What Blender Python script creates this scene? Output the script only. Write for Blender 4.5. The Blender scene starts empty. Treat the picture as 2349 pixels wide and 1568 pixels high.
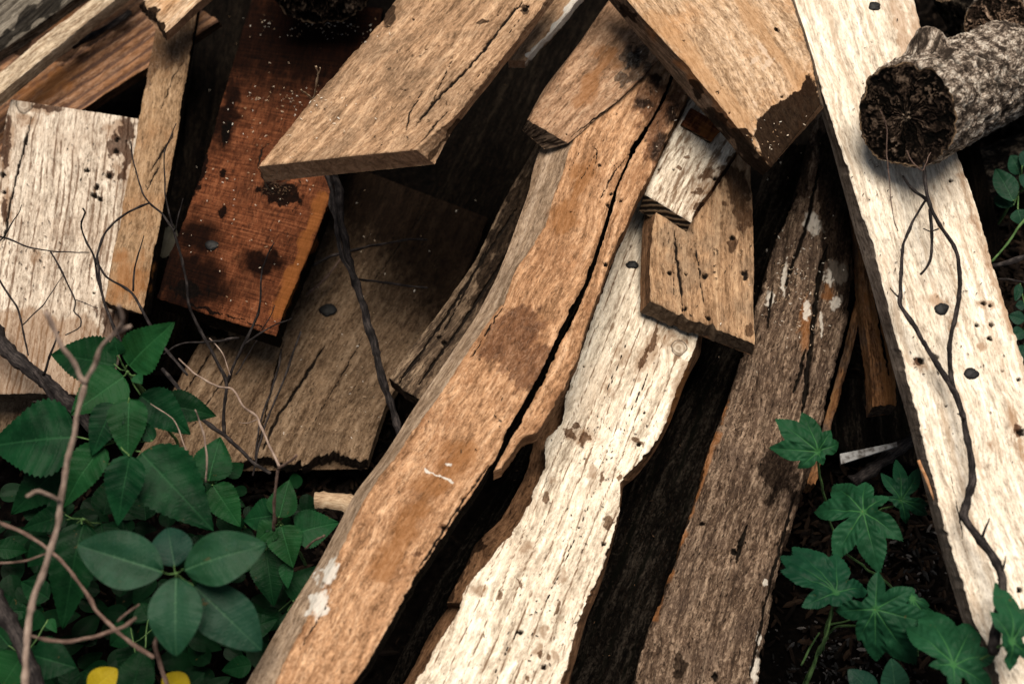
import bpy, math, random
import numpy as np
from mathutils import Vector
from mathutils.bvhtree import BVHTree
R = math.radians
random.seed(7)
scene = bpy.context.scene
C = scene.collection

# ------------------------------------------------------------------ camera
W_, H_ = 2349.0, 1568.0            # the photograph's layout grid
LENS, DIST, PITCH = 50.0, 2.6, R(25)
FPX = LENS / 36.0 * W_
TGT = np.array([0, 0, 0.30])
cam_pos = TGT + DIST * np.array([0, -math.sin(PITCH), math.cos(PITCH)])
cam = bpy.data.objects.new('camera', bpy.data.cameras.new('camera'))
C.objects.link(cam)
cam.location = cam_pos
cam.rotation_euler = (PITCH, 0, 0)
cam.data.lens = LENS
cam.data.sensor_width = 36
cam.data.clip_start = 0.05
cam.data.clip_end = 500
cam.data.dof.use_dof = True
cam.data.dof.focus_distance = 2.54
cam.data.dof.aperture_fstop = 2.1
scene.camera = cam
XA = np.array([1.0, 0, 0])
YA = np.array([0, math.cos(PITCH), math.sin(PITCH)])
ZA = np.array([0, -math.sin(PITCH), math.cos(PITCH)])

# ------------------------------------------------------------------ light
SUN_EL, SUN_AZ = R(72), R(8)      # azimuth measured clockwise from +Y
world = bpy.data.worlds.new('World')
scene.world = world
world.use_nodes = True
wt = world.node_tree
sky = wt.nodes.new('ShaderNodeTexSky')
sky.sky_type = 'NISHITA'
sky.sun_disc = False
sky.sun_elevation = SUN_EL
sky.sun_rotation = SUN_AZ
bg = wt.nodes['Background']
bg.inputs[1].default_value = 0.05
hs = wt.nodes.new('ShaderNodeHueSaturation')          # thin white overcast: the sky loses most of its blue
hs.inputs['Saturation'].default_value = .35
wt.links.new(sky.outputs[0], hs.inputs['Color'])
wt.links.new(hs.outputs[0], bg.inputs[0])
sun = bpy.data.objects.new('sun', bpy.data.lights.new('sun', 'SUN'))
C.objects.link(sun)
sun.data.energy = 5.0
sun.data.angle = R(44)
sun.data.color = (1.0, 0.90, 0.77)
sd = Vector((math.sin(SUN_AZ) * math.cos(SUN_EL), math.cos(SUN_AZ) * math.cos(SUN_EL), math.sin(SUN_EL)))
sun.rotation_euler = sd.to_track_quat('Z', 'Y').to_euler()
scene.view_settings.view_transform = 'Standard'
scene.view_settings.look = 'None'
scene.view_settings.exposure = 0.05
scene.view_settings.gamma = 1
try:
    scene.cycles.max_bounces = 4
    scene.cycles.diffuse_bounces = 1
except Exception:
    pass

# ------------------------------------------------------------------ maths helpers
def P(x, y, z):
    """layout point at height z -> world point(s)"""
    x = np.asarray(x, float); y = np.asarray(y, float); z = np.asarray(z, float)
    d = (((x - W_ / 2) / FPX)[..., None] * XA + (-(y - H_ / 2) / FPX)[..., None] * YA - ZA)
    t = (z - cam_pos[2]) / d[..., 2]
    return cam_pos + d * t[..., None]

def proj(p):
    q = p - cam_pos
    dep = -(q @ ZA)
    return q @ XA / dep * FPX + W_ / 2, -(q @ YA) / dep * FPX + H_ / 2

def ppm(p):
    return FPX / float(-((np.asarray(p) - cam_pos) @ ZA))

def _h(ix, iy, s):
    n = (ix.astype(np.int64) * 374761393 + iy.astype(np.int64) * 668265263 + int(s) * 974634777) & 0xffffffff
    n = ((n ^ (n >> 13)) * 1274126177) & 0xffffffff
    n = n ^ (n >> 16)
    return (n & 0xffff) / 65535.0

def vn(x, y, s=0):
    x = np.asarray(x, float); y = np.asarray(y, float)
    ix = np.floor(x); iy = np.floor(y)
    fx = x - ix; fy = y - iy
    fx = fx * fx * (3 - 2 * fx); fy = fy * fy * (3 - 2 * fy)
    a = _h(ix, iy, s); b = _h(ix + 1, iy, s); c = _h(ix, iy + 1, s); d = _h(ix + 1, iy + 1, s)
    return (a + (b - a) * fx) * (1 - fy) + (c + (d - c) * fx) * fy

def fbm(x, y, s=0, o=4):
    r = 0; a = 1.0; t = 0
    for k in range(o):
        r = r + a * vn(x, y, s + k * 17); t += a
        x = x * 2.03 + 5.1; y = y * 2.03 + 1.7; a *= 0.55
    return r / t

def sm(x, a, b):
    t = np.clip((x - a) / (b - a), 0, 1)
    return t * t * (3 - 2 * t)

def resample(pts, n, smooth=True):
    p = np.array(pts, float)
    if len(p) == 2 or not smooth:
        q = p
    else:
        e0 = 2 * p[0] - p[1]; e1 = 2 * p[-1] - p[-2]
        pp = np.vstack([e0, p, e1]); out = []
        for i in range(1, len(pp) - 2):
            t = np.linspace(0, 1, 12, endpoint=False)[:, None]
            a, b, c, d = pp[i - 1], pp[i], pp[i + 1], pp[i + 2]
            cr = .5 * ((2 * b) + (c - a) * t + (2 * a - 5 * b + 4 * c - d) * t ** 2 + (3 * b - a - 3 * c + d) * t ** 3)
            li = b + (c - b) * t
            out.append(cr * .6 + li * .4)
        out.append(p[-1:]); q = np.vstack(out)
    L = np.r_[0, np.cumsum(np.linalg.norm(np.diff(q, axis=0), axis=1))]
    s = np.linspace(0, L[-1], n)
    return np.stack([np.interp(s, L, q[:, k]) for k in range(q.shape[1])], 1)

def seg_dist(px, py, pts):
    pts = np.array(pts, float)
    if len(pts) == 1:
        return np.hypot(px - pts[0, 0], py - pts[0, 1])
    best = np.full(px.shape, 1e9)
    for (ax, ay), (bx, by) in zip(pts[:-1], pts[1:]):
        dx, dy = bx - ax, by - ay
        t = np.clip(((px - ax) * dx + (py - ay) * dy) / (dx * dx + dy * dy + 1e-9), 0, 1)
        best = np.minimum(best, np.hypot(px - ax - t * dx, py - ay - t * dy))
    return best

def inside(px, py, pts):
    c = np.zeros(px.shape, bool); n = len(pts)
    for i in range(n):
        x0, y0 = pts[i]; x1, y1 = pts[(i + 1) % n]
        k = ((y0 > py) != (y1 > py)) & (px < (x1 - x0) * (py - y0) / (y1 - y0 + 1e-9) + x0)
        c ^= k
    return c

def blobs(px, py, spec):
    """mark spec -> mask: ('e',x,y,rx,ry,rotdeg) ellipse, ('p',soft,[pts]) polygon, ('l',w,[pts]) line"""
    m = np.zeros(px.shape)
    for b in spec:
        if b[0] == 'e':
            _, x, y, rx, ry, a = b
            ca, sa = math.cos(R(a)), math.sin(R(a)); am = .95 * min(rx, ry, 30); fq = 1 / max(5., min(rx, ry) * .9)
            dx, dy = px - x + (fbm(px * fq + x, py * fq, 3, 3) - .5) * 2 * am, py - y + (fbm(px * fq, py * fq + y, 9, 3) - .5) * 2 * am
            u = (dx * ca + dy * sa) / rx; v = (-dx * sa + dy * ca) / ry
            m = np.maximum(m, np.clip(1.3 - .8 * np.hypot(u, v), 0, 1))
        elif b[0] == 'p':
            d = seg_dist(px, py, list(b[2]) + [b[2][0]])
            d = np.where(inside(px, py, b[2]), -d, d)
            m = np.maximum(m, np.clip(.5 - d / (2 * b[1]), 0, 1))
        else:
            wq = px + (fbm(px / 18, py / 18, 4, 3) - .5) * 16; hq = py + (fbm(px / 18, py / 18, 14, 3) - .5) * 16
            m = np.maximum(m, np.clip(1.3 - .8 * seg_dist(wq, hq, b[2]) / b[1] / (.3 + 1.4 * vn(px / 30, py / 30, 8)), 0, 1))
    return m

# ------------------------------------------------------------------ mesh builder
class MB:
    def __init__(s):
        s.v = []; s.f = []; s.m = []; s.uv = []; s.at = {}; s.n = 0
    def add(s, v, faces, mat=0, uv=None, **at):
        """v (N,3); faces (M,k) array; uv (N,2); at: name->(N,)"""
        v = np.asarray(v, float); faces = np.asarray(faces, int)
        s.v.append(v); s.f.append(faces + s.n); s.m.append(np.full(len(faces), mat))
        s.uv.append(np.zeros((len(v), 2)) if uv is None else np.asarray(uv, float))
        for k in set(list(at) + list(s.at)):
            s.at.setdefault(k, [np.zeros(s.n)] if s.n else [])
            a = at.get(k)
            s.at[k].append(np.zeros(len(v)) if a is None else np.broadcast_to(np.asarray(a, float), (len(v),)))
        s.n += len(v)
    def grid(s, G, mat=0, uv=None, flip=False, **at):
        n, m = G.shape[:2]
        i = np.arange(n * m).reshape(n, m)
        f = np.stack([i[:-1, :-1], i[1:, :-1], i[1:, 1:], i[:-1, 1:]], -1).reshape(-1, 4)
        if flip: f = f[:, ::-1]
        s.add(G.reshape(-1, 3), f, mat, None if uv is None else uv.reshape(-1, 2),
              **{k: np.broadcast_to(np.asarray(a, float), (n, m)).reshape(-1) for k, a in at.items()})
    def build(s, name, mats, parent=None, smooth=True):
        me = bpy.data.meshes.new(name)
        V = np.vstack(s.v); me.vertices.add(len(V)); me.vertices.foreach_set('co', V.ravel())
        ls = np.concatenate([f.ravel() for f in s.f]); tot = np.concatenate([np.full(len(f), f.shape[1]) for f in s.f])
        me.loops.add(len(ls)); me.loops.foreach_set('vertex_index', ls.astype(np.int32))
        me.polygons.add(len(tot))
        st = np.r_[0, np.cumsum(tot)[:-1]]
        me.polygons.foreach_set('loop_start', st.astype(np.int32)); me.polygons.foreach_set('loop_total', tot.astype(np.int32))
        me.polygons.foreach_set('material_index', np.concatenate(s.m).astype(np.int32))
        me.polygons.foreach_set('use_smooth', np.full(len(tot), smooth))
        uvl = me.uv_layers.new(name='UVMap'); uvl.data.foreach_set('uv', np.vstack(s.uv)[ls].ravel())
        for k, a in s.at.items():
            t = me.attributes.new(k, 'FLOAT', 'POINT'); t.data.foreach_set('value', np.concatenate(a).astype(np.float32))
        for m in (mats if isinstance(mats, (list, tuple)) else [mats]): me.materials.append(m)
        me.update(); me.validate()
        o = bpy.data.objects.new(name, me); C.objects.link(o)
        if parent: o.parent = parent
        return o

def tag(o, label=None, cat=None, group=None, kind=None):
    if label: o['label'] = label
    if cat: o['category'] = cat
    if group: o['group'] = group
    if kind: o['kind'] = kind
    return o

def empty(name, p):
    o = bpy.data.objects.new(name, None); C.objects.link(o); o.empty_display_size = .02
    o.location = p
    return o

def put(o, e):
    """parent keeping world placement (parents here are only translated)"""
    o.parent = e
    o.location = Vector((0, 0, 0)) - e.location

# ------------------------------------------------------------------ shader helpers
class G:
    def __init__(s, name):
        s.mat = bpy.data.materials.new(name); s.mat.use_nodes = True
        s.t = s.mat.node_tree; s.b = s.t.nodes['Principled BSDF']
        s.out = s.t.nodes['Material Output']
    def n(s, ty, **k):
        q = s.t.nodes.new(ty)
        for a, b in k.items(): setattr(q, a, b)
        return q
    def set(s, sock, v):
        if hasattr(v, 'is_output'): s.t.links.new(v, sock)
        elif isinstance(v, tuple) and len(v) == 3 and sock.type == 'RGBA': sock.default_value = (*v, 1)
        else: sock.default_value = v
    def m(s, op, a, b=0.0, c=0.0, clamp=False):
        q = s.n('ShaderNodeMath', operation=op, use_clamp=clamp)
        for i, v in enumerate((a, b, c)): s.set(q.inputs[i], v)
        return q.outputs[0]
    def attr(s, name):
        return s.n('ShaderNodeAttribute', attribute_name=name).outputs['Fac']
    def uv(s):
        q = s.n('ShaderNodeSeparateXYZ'); s.t.links.new(s.n('ShaderNodeUVMap').outputs[0], q.inputs[0])
        return q.outputs[0], q.outputs[1]
    def vec(s, x, y, z=0.0):
        q = s.n('ShaderNodeCombineXYZ')
        for i, v in enumerate((x, y, z)): s.set(q.inputs[i], v)
        return q.outputs[0]
    def noise(s, vec, scale=1.0, detail=4, rough=.55, dist=0.0):
        q = s.n('ShaderNodeTexNoise')
        s.set(q.inputs['Vector'], vec)
        q.inputs['Scale'].default_value = scale; q.inputs['Detail'].default_value = detail
        q.inputs['Roughness'].default_value = rough; q.inputs['Distortion'].default_value = dist
        return q.outputs[0]
    def vor(s, vec, scale=1.0, feature='F1'):
        q = s.n('ShaderNodeTexVoronoi', feature=feature)
        s.set(q.inputs['Vector'], vec); q.inputs['Scale'].default_value = scale
        return q.outputs[0]
    def ss(s, x, a, b):
        q = s.n('ShaderNodeMapRange', interpolation_type='SMOOTHSTEP')
        s.set(q.inputs[0], x); q.inputs[1].default_value = a; q.inputs[2].default_value = b
        return q.outputs[0]
    def ramp(s, f, stops):
        q = s.n('ShaderNodeValToRGB'); e = q.color_ramp.elements
        while len(e) < len(stops): e.new(.5)
        for i, (p, c) in enumerate(stops): e[i].position = p; e[i].color = (*c, 1)
        s.set(q.inputs[0], f)
        return q.outputs[0]
    def mix(s, f, a, b, blend='MIX'):
        q = s.n('ShaderNodeMix', data_type='RGBA', blend_type=blend)
        s.set(q.inputs[0], f); s.set(q.inputs[6], a); s.set(q.inputs[7], b)
        return q.outputs[2]
    def finish(s, col, rough=.85, bump=None, bs=.5, bd=.002, spec=.08):
        s.set(s.b.inputs['Base Color'], col); s.set(s.b.inputs['Roughness'], rough)
        s.b.inputs['Specular IOR Level'].default_value = spec
        if bump is not None:
            q = s.n('ShaderNodeBump'); q.inputs['Strength'].default_value = bs; q.inputs['Distance'].default_value = bd
            s.set(q.inputs['Height'], bump); s.t.links.new(q.outputs[0], s.b.inputs['Normal'])
        return s.mat

def dk(c, k): return tuple(x * k for x in c)

_seed = [0]
def wood(name, c1, c2, c3, groove=None, gam=.7, blot=None, bam=.5, speck=.5, darkc=(.02, .014, .01),
         palec=(.75, .72, .66), rustc=(.30, .12, .035), bs=.6, ulong=4., vstreak=70., fuzz=.35, rough=.85, damt=.9, pamt=.85, cross=0., mott=.75, spec=.06, bdist=.004, fleck=.6):
    _seed[0] += 3.7; c1 = dk(c1, .72); c3 = dk(c3, 1.08)
    g = G(name); u, v = g.uv(); sd_ = _seed[0]
    base = g.vec(u, v, sd_)
    w = g.noise(base, 7, 3)
    v2 = g.m('ADD', v, g.m('MULTIPLY', g.m('SUBTRACT', w, .5), .03))
    g1 = g.noise(g.vec(g.m('MULTIPLY', u, ulong), g.m('MULTIPLY', v2, vstreak), sd_), 1, 7, .68)
    g2 = g.noise(g.vec(g.m('MULTIPLY', u, 55), g.m('MULTIPLY', v2, 260), sd_), 1, 5, .65, .6)
    g3 = g.noise(base, 11, 6, .62)
    fz = g.noise(g.vec(g.m('MULTIPLY', u, 90), g.m('MULTIPLY', v, 150), sd_), 1, 6, .7, 1.2)
    f = g.m('ADD', g.m('ADD', g.m('MULTIPLY', g1, .5), g.m('MULTIPLY', g2, .5 - fuzz / 2)), g.m('MULTIPLY', fz, fuzz / 2))
    if cross > 0:
        cx = g.noise(g.vec(g.m('MULTIPLY', u, 260), g.m('MULTIPLY', v, 14), sd_ + 5), 1, 4, .6)
        f = g.m('ADD', g.m('MULTIPLY', f, 1 - cross), g.m('MULTIPLY', cx, cross))
    col = g.ramp(f, [(.39, c1), (.5, c2), (.60, c3)])
    if blot:
        col = g.mix(g.m('MULTIPLY', g.ss(g3, .46, .66), bam), col, blot)
    g4 = g.noise(g.vec(g.m('MULTIPLY', u, .4), v, sd_ + 9), 95, 6, .72)
    col = g.mix(mott, col, g.mix(1.0, col, g.ramp(g4, [(.36, (.42, .38, .34)), (.50, (1, 1, 1)), (.62, (1.28, 1.28, 1.26))]), 'MULTIPLY'))
    fk = g.noise(g.vec(g.m('MULTIPLY', u, 70), g.m('MULTIPLY', v2, 280), sd_ + 4), 1, 4, .62, .8)
    col = g.mix(g.m('MULTIPLY', g.ss(fk, .56, .65), fleck), col, g.mix(.55, c1, (.02, .012, .008)))
    col = g.mix(g.m('MULTIPLY', g.ss(fk, .43, .35), fleck * .55), col, dk(c3, 1.15))
    rel = g.attr('relief')
    if groove:
        gm = g.m('MULTIPLY', g.ss(g.m('ADD', rel, g.m('MULTIPLY', g.m('SUBTRACT', g2, .5), .9)), .58, .22), gam)
        col = g.mix(gm, col, groove)
    sp = g.ss(g.noise(g.vec(g.m('MULTIPLY', u, 80), g.m('MULTIPLY', v, 210), sd_ + 2), 1, 3, .6), .63, .72)
    col = g.mix(g.m('MULTIPLY', sp, speck), col, dk(c1, .3))
    sp2 = g.ss(g.noise(base, 38, 4, .6), .66, .74)
    col = g.mix(g.m('MULTIPLY', sp2, speck * .8), col, dk(c1, .45))
    ns = g.m('ADD', g.m('MULTIPLY', g.m('SUBTRACT', g.noise(g.vec(g.m('MULTIPLY', u, .45), v, sd_ + 1), 60, 5, .62), .5), 1.5), g.m('MULTIPLY', g.m('SUBTRACT', g1, .5), .7))
    nst = g.m('ADD', g.m('MULTIPLY', g.m('SUBTRACT', g1, .5), 2.2), g.m('MULTIPLY', ns, .6))
    def smask(a, k=1.0, lo=.2, hi=.95):
        return g.ss(g.m('ADD', g.attr(a), g.m('MULTIPLY', nst, g.m('MINIMUM', g.m('MULTIPLY', g.attr(a), 3), k))), lo, hi)
    def mask(a, k=1.0, lo=.4, hi=.62):
        return g.ss(g.m('ADD', g.attr(a), g.m('MULTIPLY', ns, g.m('MINIMUM', g.m('MULTIPLY', g.attr(a), 3), k))), lo, hi)
    mw = g.ss(g.m('ADD', g.attr('a_damp'), g.m('MULTIPLY', ns, g.m('MULTIPLY', g.attr('a_damp'), .6))), .05, .85)  # a_damp masks painted shade and dark blotches
    col = g.mix(mw, col, g.mix(1.0, col, (.07, .06, .055), 'MULTIPLY'))  # multiplies in painted shade on two boards, dark and tar blotches elsewhere
    mr = smask('a_rust'); col = g.mix(g.m('MULTIPLY', mr, .62), col, g.mix(.45, rustc, g.mix(1.0, rustc, g.ramp(f, [(.35, (.2, .2, .2)), (.65, (1, 1, 1))]), 'MULTIPLY')))
    mp = mask('a_pale', 1.2, .35, .7); col = g.mix(g.m('MULTIPLY', mp, pamt), col, g.mix(.4, palec, g.mix(1.0, palec, g.ramp(g2, [(.35, (.3, .27, .24)), (.6, (1, 1, 1))]), 'MULTIPLY')))
    md = mask('a_dark'); dcol = g.ramp(fz, [(.42, dk(darkc, .5)), (.52, darkc), (.62, dk(darkc, 4.))])
    col = g.mix(g.m('MULTIPLY', md, damt), col, g.mix(.68, dcol, g.mix(1.0, dk(darkc, 4.2), col, 'MULTIPLY')))
    kn = g.attr('a_knot')
    ring = g.m('SINE', g.m('ADD', g.m('MULTIPLY', kn, 15), g.m('MULTIPLY', g.noise(base, 70, 4), 9)))
    knn = g.m('ADD', kn, g.m('MULTIPLY', g.m('SUBTRACT', g.noise(base, 60, 4), .5), .35))
    col = g.mix(g.m('MULTIPLY', g.ss(knn, .12, .35), .6), col, g.mix(g.ss(ring, -.8, .8), dk(c1, .8), dk(c2, .7)))
    rim = g.m('MULTIPLY', g.ss(knn, .12, .2), g.ss(knn, .34, .26))
    col = g.mix(g.m('MULTIPLY', rim, .75), col, (.03, .018, .012))
    ck = g.attr('a_crk')
    cm = g.ss(g.m('ADD', ck, g.m('MULTIPLY', g.m('SUBTRACT', g2, .5), .7)), .40, .70)
    col = g.mix(cm, col, (.012, .009, .007))
    h = g.m('ADD', g.m('ADD', g.m('MULTIPLY', g1, .7), g.m('MULTIPLY', g2, .9)), g.m('MULTIPLY', fz, .8))
    h = g.m('SUBTRACT', h, g.m('MULTIPLY', cm, 1.5)); h = g.m('SUBTRACT', h, g.m('MULTIPLY', sp, .5 * speck))
    return g.finish(col, rough, h, bs, bdist, spec)

def endwood(name, c1, c2, c3, bands=0., bs=1.0):
    _seed[0] += 3.7
    g = G(name); u, v = g.uv(); sd_ = _seed[0]
    a = g.noise(g.vec(g.m('MULTIPLY', u, 120), g.m('MULTIPLY', v, 90), sd_), 1, 6, .7, 1.0)
    b = g.noise(g.vec(u, v, sd_), 24, 4, .6)
    f = g.m('ADD', g.m('MULTIPLY', a, .7), g.m('MULTIPLY', b, .3))
    if bands:
        w = g.m('SINE', g.m('ADD', g.m('MULTIPLY', g.m('ADD', v, g.m('MULTIPLY', u, .45)), bands), g.m('MULTIPLY', b, 5)))
        f = g.m('ADD', g.m('MULTIPLY', f, .55), g.m('MULTIPLY', g.m('ADD', w, 1), .22))
    col = g.ramp(f, [(.35, c1), (.5, c2), (.66, c3)])
    return g.finish(col, .9, f, bs, .004)

# ------------------------------------------------------------------ boards
TOPS = []      # collected for scattering crumbs
def board(name, mat, L, Rr, z, T, label, LB=None, RB=None, side=None, end=None, step=2.4, relief=.0006, rings=0., ringamp=0., ringwarp=1.0, ringw=.55, ringfull=False, straight=False, sideR=None,
          crown=0., cracks=(), holes=(), knots=(), dark=(), pale=(), rust=(), shade_blotch=(), jag=2.0, jag1=0., edge=1.6, seed=None, cat='board', group=None,
          endrough=.0015, roll=0., skew=0., undul=.002, top_on=True, parent=None, sag=0., endstep=None, tilt=None):
    """z=(near,far) heights of the top face; L/R edges run from the near end to the far end in layout units"""
    if seed is None:
        seed = int(abs(L[0][0] * 3 + L[-1][1] * 7)) % 997 + 3
    zn, zf = z
    def wl(pts, zz): return P(*np.array(pts, float).T[:2], np.array(zz))
    Lp = np.array(L, float)
    s_est = wl([L[0], L[-1]], [zn, zf]); ln = np.linalg.norm(s_est[0] - s_est[1])
    w_est = wl([L[len(L) // 2], Rr[len(Rr) // 2]], [zn, zn]); wd = np.linalg.norm(w_est[0] - w_est[1])
    n = max(8, int(ln * 1000 / step)); m = max(6, int(wd * 1000 / step))
    l = resample(L, n); r = resample(Rr, n)
    def wob(p, sd_):
        d = np.gradient(p, axis=0); d /= np.linalg.norm(d, axis=1)[:, None] + 1e-9
        nn = np.stack([-d[:, 1], d[:, 0]], 1)
        s = np.linspace(0, ln, n)
        k = (fbm(s * 9, s * 0, sd_, 3) - .5) * edge * 1.8
        return p + nn * k[:, None]
    l = wob(l, seed); r = wob(r, seed + 50)
    zz = np.linspace(zn, zf, n) - sag * np.sin(np.linspace(0, math.pi, n))
    tl, tr_ = (tilt or (0, 0))
    Lw = P(l[:, 0], l[:, 1], zz + roll + tl); Rw = P(r[:, 0], r[:, 1], zz - roll + tr_)
    s = np.linspace(0, 1, m)
    Gd = Lw[:, None] * (1 - s)[None, :, None] + Rw[:, None] * s[None, :, None]
    # frayed long edges: only the outermost fibres wander
    sE_ = np.linspace(0, ln, n)
    across = Rw - Lw; wid = np.linalg.norm(across, axis=1)[:, None]; across = across / wid
    for sgn, dist, sdq in ((-1, s[None, :] * wid, 61), (1, (1 - s)[None, :] * wid, 83)):
        fr = (fbm(sE_ * 150, sE_ * 0, seed + sdq, 3) - .5) * 1.3 - sm(fbm(sE_ * 28, sE_ * 0, seed + sdq + 3, 3), .56, .66) * 1.1 - sm(vn(sE_ * 11, sE_ * 0, seed + sdq + 5), .8, .84) * 1.0
        fr = fr * edge / 1255.
        Gd = Gd + (sgn * fr[:, None] * np.exp(-dist / .006))[..., None] * across[:, None]
    # ragged ends
    along = (Lw[-1] + Rw[-1] - Lw[0] - Rw[0]); along /= np.linalg.norm(along)
    U = np.linspace(0, 1, n)[:, None] * ln + np.zeros((1, m))
    V = s[None, :] * np.linalg.norm(Rw - Lw, axis=1)[:, None]
    V = V - V.mean(1, keepdims=True)
    if straight:
        mid = (Lw + Rw) / 2; dv_ = mid[-1] - mid[0]; dv_ /= np.linalg.norm(dv_); cv_ = across.mean(0); cv_ -= dv_ * (cv_ @ dv_); cv_ /= np.linalg.norm(cv_)
        Vs = (Gd - mid[0]) @ cv_
    else: Vs = V
    k0 = 1 / 1255.
    sv = V[0]
    def jagf(a, sdd):
        q = (fbm(sv * 30, sv * 0, sdd, 3) - .5) * 2 * a + (fbm(sv * 220, sv * 0, sdd + 5, 2) - .5) * a * .9
        return q * k0
    j0 = jagf(jag, seed + 70)
    if endstep:
        j0 = j0 + np.interp(s, endstep[0], np.array(endstep[1], float) * k0)
    fall0 = np.exp(-U / .05)
    Gd = Gd - along * (fall0 * j0[None, :])[..., None]
    if jag1:
        Gd = Gd + along * (np.exp(-(ln - U) / .05) * jagf(jag1, seed + 90)[None, :])[..., None]
    nrm = np.cross(Gd[-1, -1] - Gd[0, 0], Gd[0, -1] - Gd[-1, 0]); nrm /= np.linalg.norm(nrm)
    if nrm[2] < 0: nrm = -nrm
    px, py = proj(Gd)
    # knots bend the grain
    Vg = Vs.copy(); kmask = np.zeros((n, m))
    for kx, ky, kr in knots:
        d = np.hypot(px - kx, py - ky) / kr
        i0 = np.unravel_index(np.argmin(d), d.shape); dv = Vs - Vs[i0]
        Vg = Vg - np.sign(dv) * np.minimum(abs(dv), kr * k0 * 1.3) * np.exp(-(d / 1.7) ** 2) * .85
        kmask = np.maximum(kmask, np.clip(1.0 - d * (0.9 + .2 * vn(px / 8, py / 8, seed)), 0, 1))
    h = (fbm(U * 25, Vg * 260, seed + 1, 4) - .5) * 2 * relief + (fbm(U * 6, V * 9, seed + 2, 3) - .5) * 2 * undul
    h += (fbm(U * 70, V * 260, seed + 3, 3) - .5) * relief * 1.5
    rel = fbm(U * 14, Vg * 200, seed + 1, 4)
    if rings:
        ph = Vg * rings + (fbm(U * 2.2, V * 7, seed + 4, 3) - .5) * ringwarp + (fbm(U * 30, V * 60, seed + 8, 2) - .5) * .22
        w = np.abs(((ph % 1.0) - .5) * 2); w = sm(w, 0., ringw) if ringfull else 1 - (1 - sm(w, 0., ringw)) * np.clip(fbm(U * 9, V * 60, seed + 21, 2) * 2.6 - .55, 0, 1)
        h += (w - 1) * ringamp; rel = rel * .35 + w * .65
    ss_ = np.abs(s * 2 - 1)[None, :]
    h -= crown * ss_ ** 2.2
    dL = V - V[:, :1]; dR = V[:, -1:] - V; de = np.minimum(dL, dR)
    de = np.minimum(de, U + .0 * V); rr = .0035
    h -= rr * .55 * (1 - np.clip(de / rr, 0, 1)) ** 2
    h += kmask * .002 - sm(kmask, .6, .8) * .001
    crk = np.zeros((n, m))
    for c in cracks:
        pts, wpx, dep = c
        wv = wpx * (.75 + .5 * vn(px / 14, py / 14, seed + 12))
        d = seg_dist(px + (vn(px / 9, py / 9, seed + 5) - .5) * 5, py, pts)
        # taper towards both ends of the crack
        p0, p1 = np.array(pts[0]), np.array(pts[-1]); t = np.minimum(np.hypot(px - p0[0], py - p0[1]), np.hypot(px - p1[0], py - p1[1]))
        wv = wv * (.25 + .75 * np.clip(t / 45, 0, 1))
        crk = np.maximum(crk, np.clip(1 - .5 * d / wv, 0, 1))
        h -= dep * (1 - sm(d, wv * .35, wv * 1.15))
    for hx, hy, hr in holes:
        hr = hr * .85
        an = np.arctan2(py - hy, px - hx)
        d = np.hypot(px - hx, (py - hy) * 1.15) / (hr * (.35 + 1.3 * fbm(np.cos(an) * 1.3 + hx, np.sin(an) * 1.6, seed, 2)))
        crk = np.maximum(crk, np.clip(1 - .5 * d, 0, 1)); h -= .009 * (1 - sm(d, .5, 1.1))
    Gd = Gd + nrm * h[..., None]
    def marks(q):
        x, y = proj(q)
        return dict(a_dark=blobs(x, y, dark), a_pale=blobs(x, y, pale), a_rust=blobs(x, y, rust), a_damp=blobs(x, y, shade_blotch))  # a_damp holds the shade_blotch mask: painted shade and dark blotches
    mb = MB(); mats = [mat, side or mat, end or mat, sideR or side or mat]
    off = seed * .37
    mb.grid(Gd, 0, np.stack([U + off, Vg + off], -1), flip=True, relief=rel, a_crk=crk, a_knot=kmask, **marks(Gd))
    TOPS.append((Gd, name))
    # walls
    def low(B, top, zz_):
        if B is None:
            q = top.copy(); q[:, 2] -= T; return q
        b = resample(B, n); b = wob(b, seed + 31)
        return P(b[:, 0], b[:, 1], zz_ - T)
    BL = low(LB, Gd[:, 0], Lw[:, 2]); BR = low(RB, Gd[:, -1], Rw[:, 2])
    BL = BL + (Gd[:, 0] - Lw) * .6 * (1 - np.minimum(U[:, :1] / .1, 1)); BR = BR + (Gd[:, -1] - Rw) * .6 * (1 - np.minimum(U[:, :1] / .1, 1))
    kk = max(4, int(T * 1000 / 4))
    q = np.linspace(0, 1, kk)
    def wall(top, bot, mi, uoff, amp, out, fl, endw=False):
        Wg = top[:, None] * (1 - q)[None, :, None] + bot[:, None] * q[None, :, None]
        a = np.linspace(0, 1, len(top))[:, None] * (np.linalg.norm(top[-1] - top[0])) + 0 * q[None]
        b = q[None] * T + 0 * a
        f = np.sin(q * math.pi)[None] ** .5
        if endw: rr_ = (fbm(a * 160, b * 120, seed + uoff, 4) - .5) * 2 * amp
        else: rr_ = (fbm(a * 20, b * 220, seed + uoff, 4) - .5) * 2 * amp
        Wg = Wg + out * (rr_ * f)[..., None]
        rel_ = fbm(a * 14, b * 180, seed + uoff, 3)
        mb.grid(Wg, mi, np.stack([a + off + uoff, b + uoff], -1), flip=fl, relief=rel_, a_crk=0, a_knot=0, **marks(Wg))
    ac = np.cross(along, nrm)
    wall(Gd[:, 0], BL, 1, 11, .0012, ac, False)
    wall(Gd[:, -1], BR, 3, 23, .0012, ac, True)
    sE = s[:, None]
    b0 = BL[0] * (1 - sE) + BR[0] * sE; b1 = BL[-1] * (1 - sE) + BR[-1] * sE
    b0 = b0 + (Gd[0] - (Gd[0, 0] * (1 - sE) + Gd[0, -1] * sE)) * .9
    b1 = b1 + (Gd[-1] - (Gd[-1, 0] * (1 - sE) + Gd[-1, -1] * sE)) * .9
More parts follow.
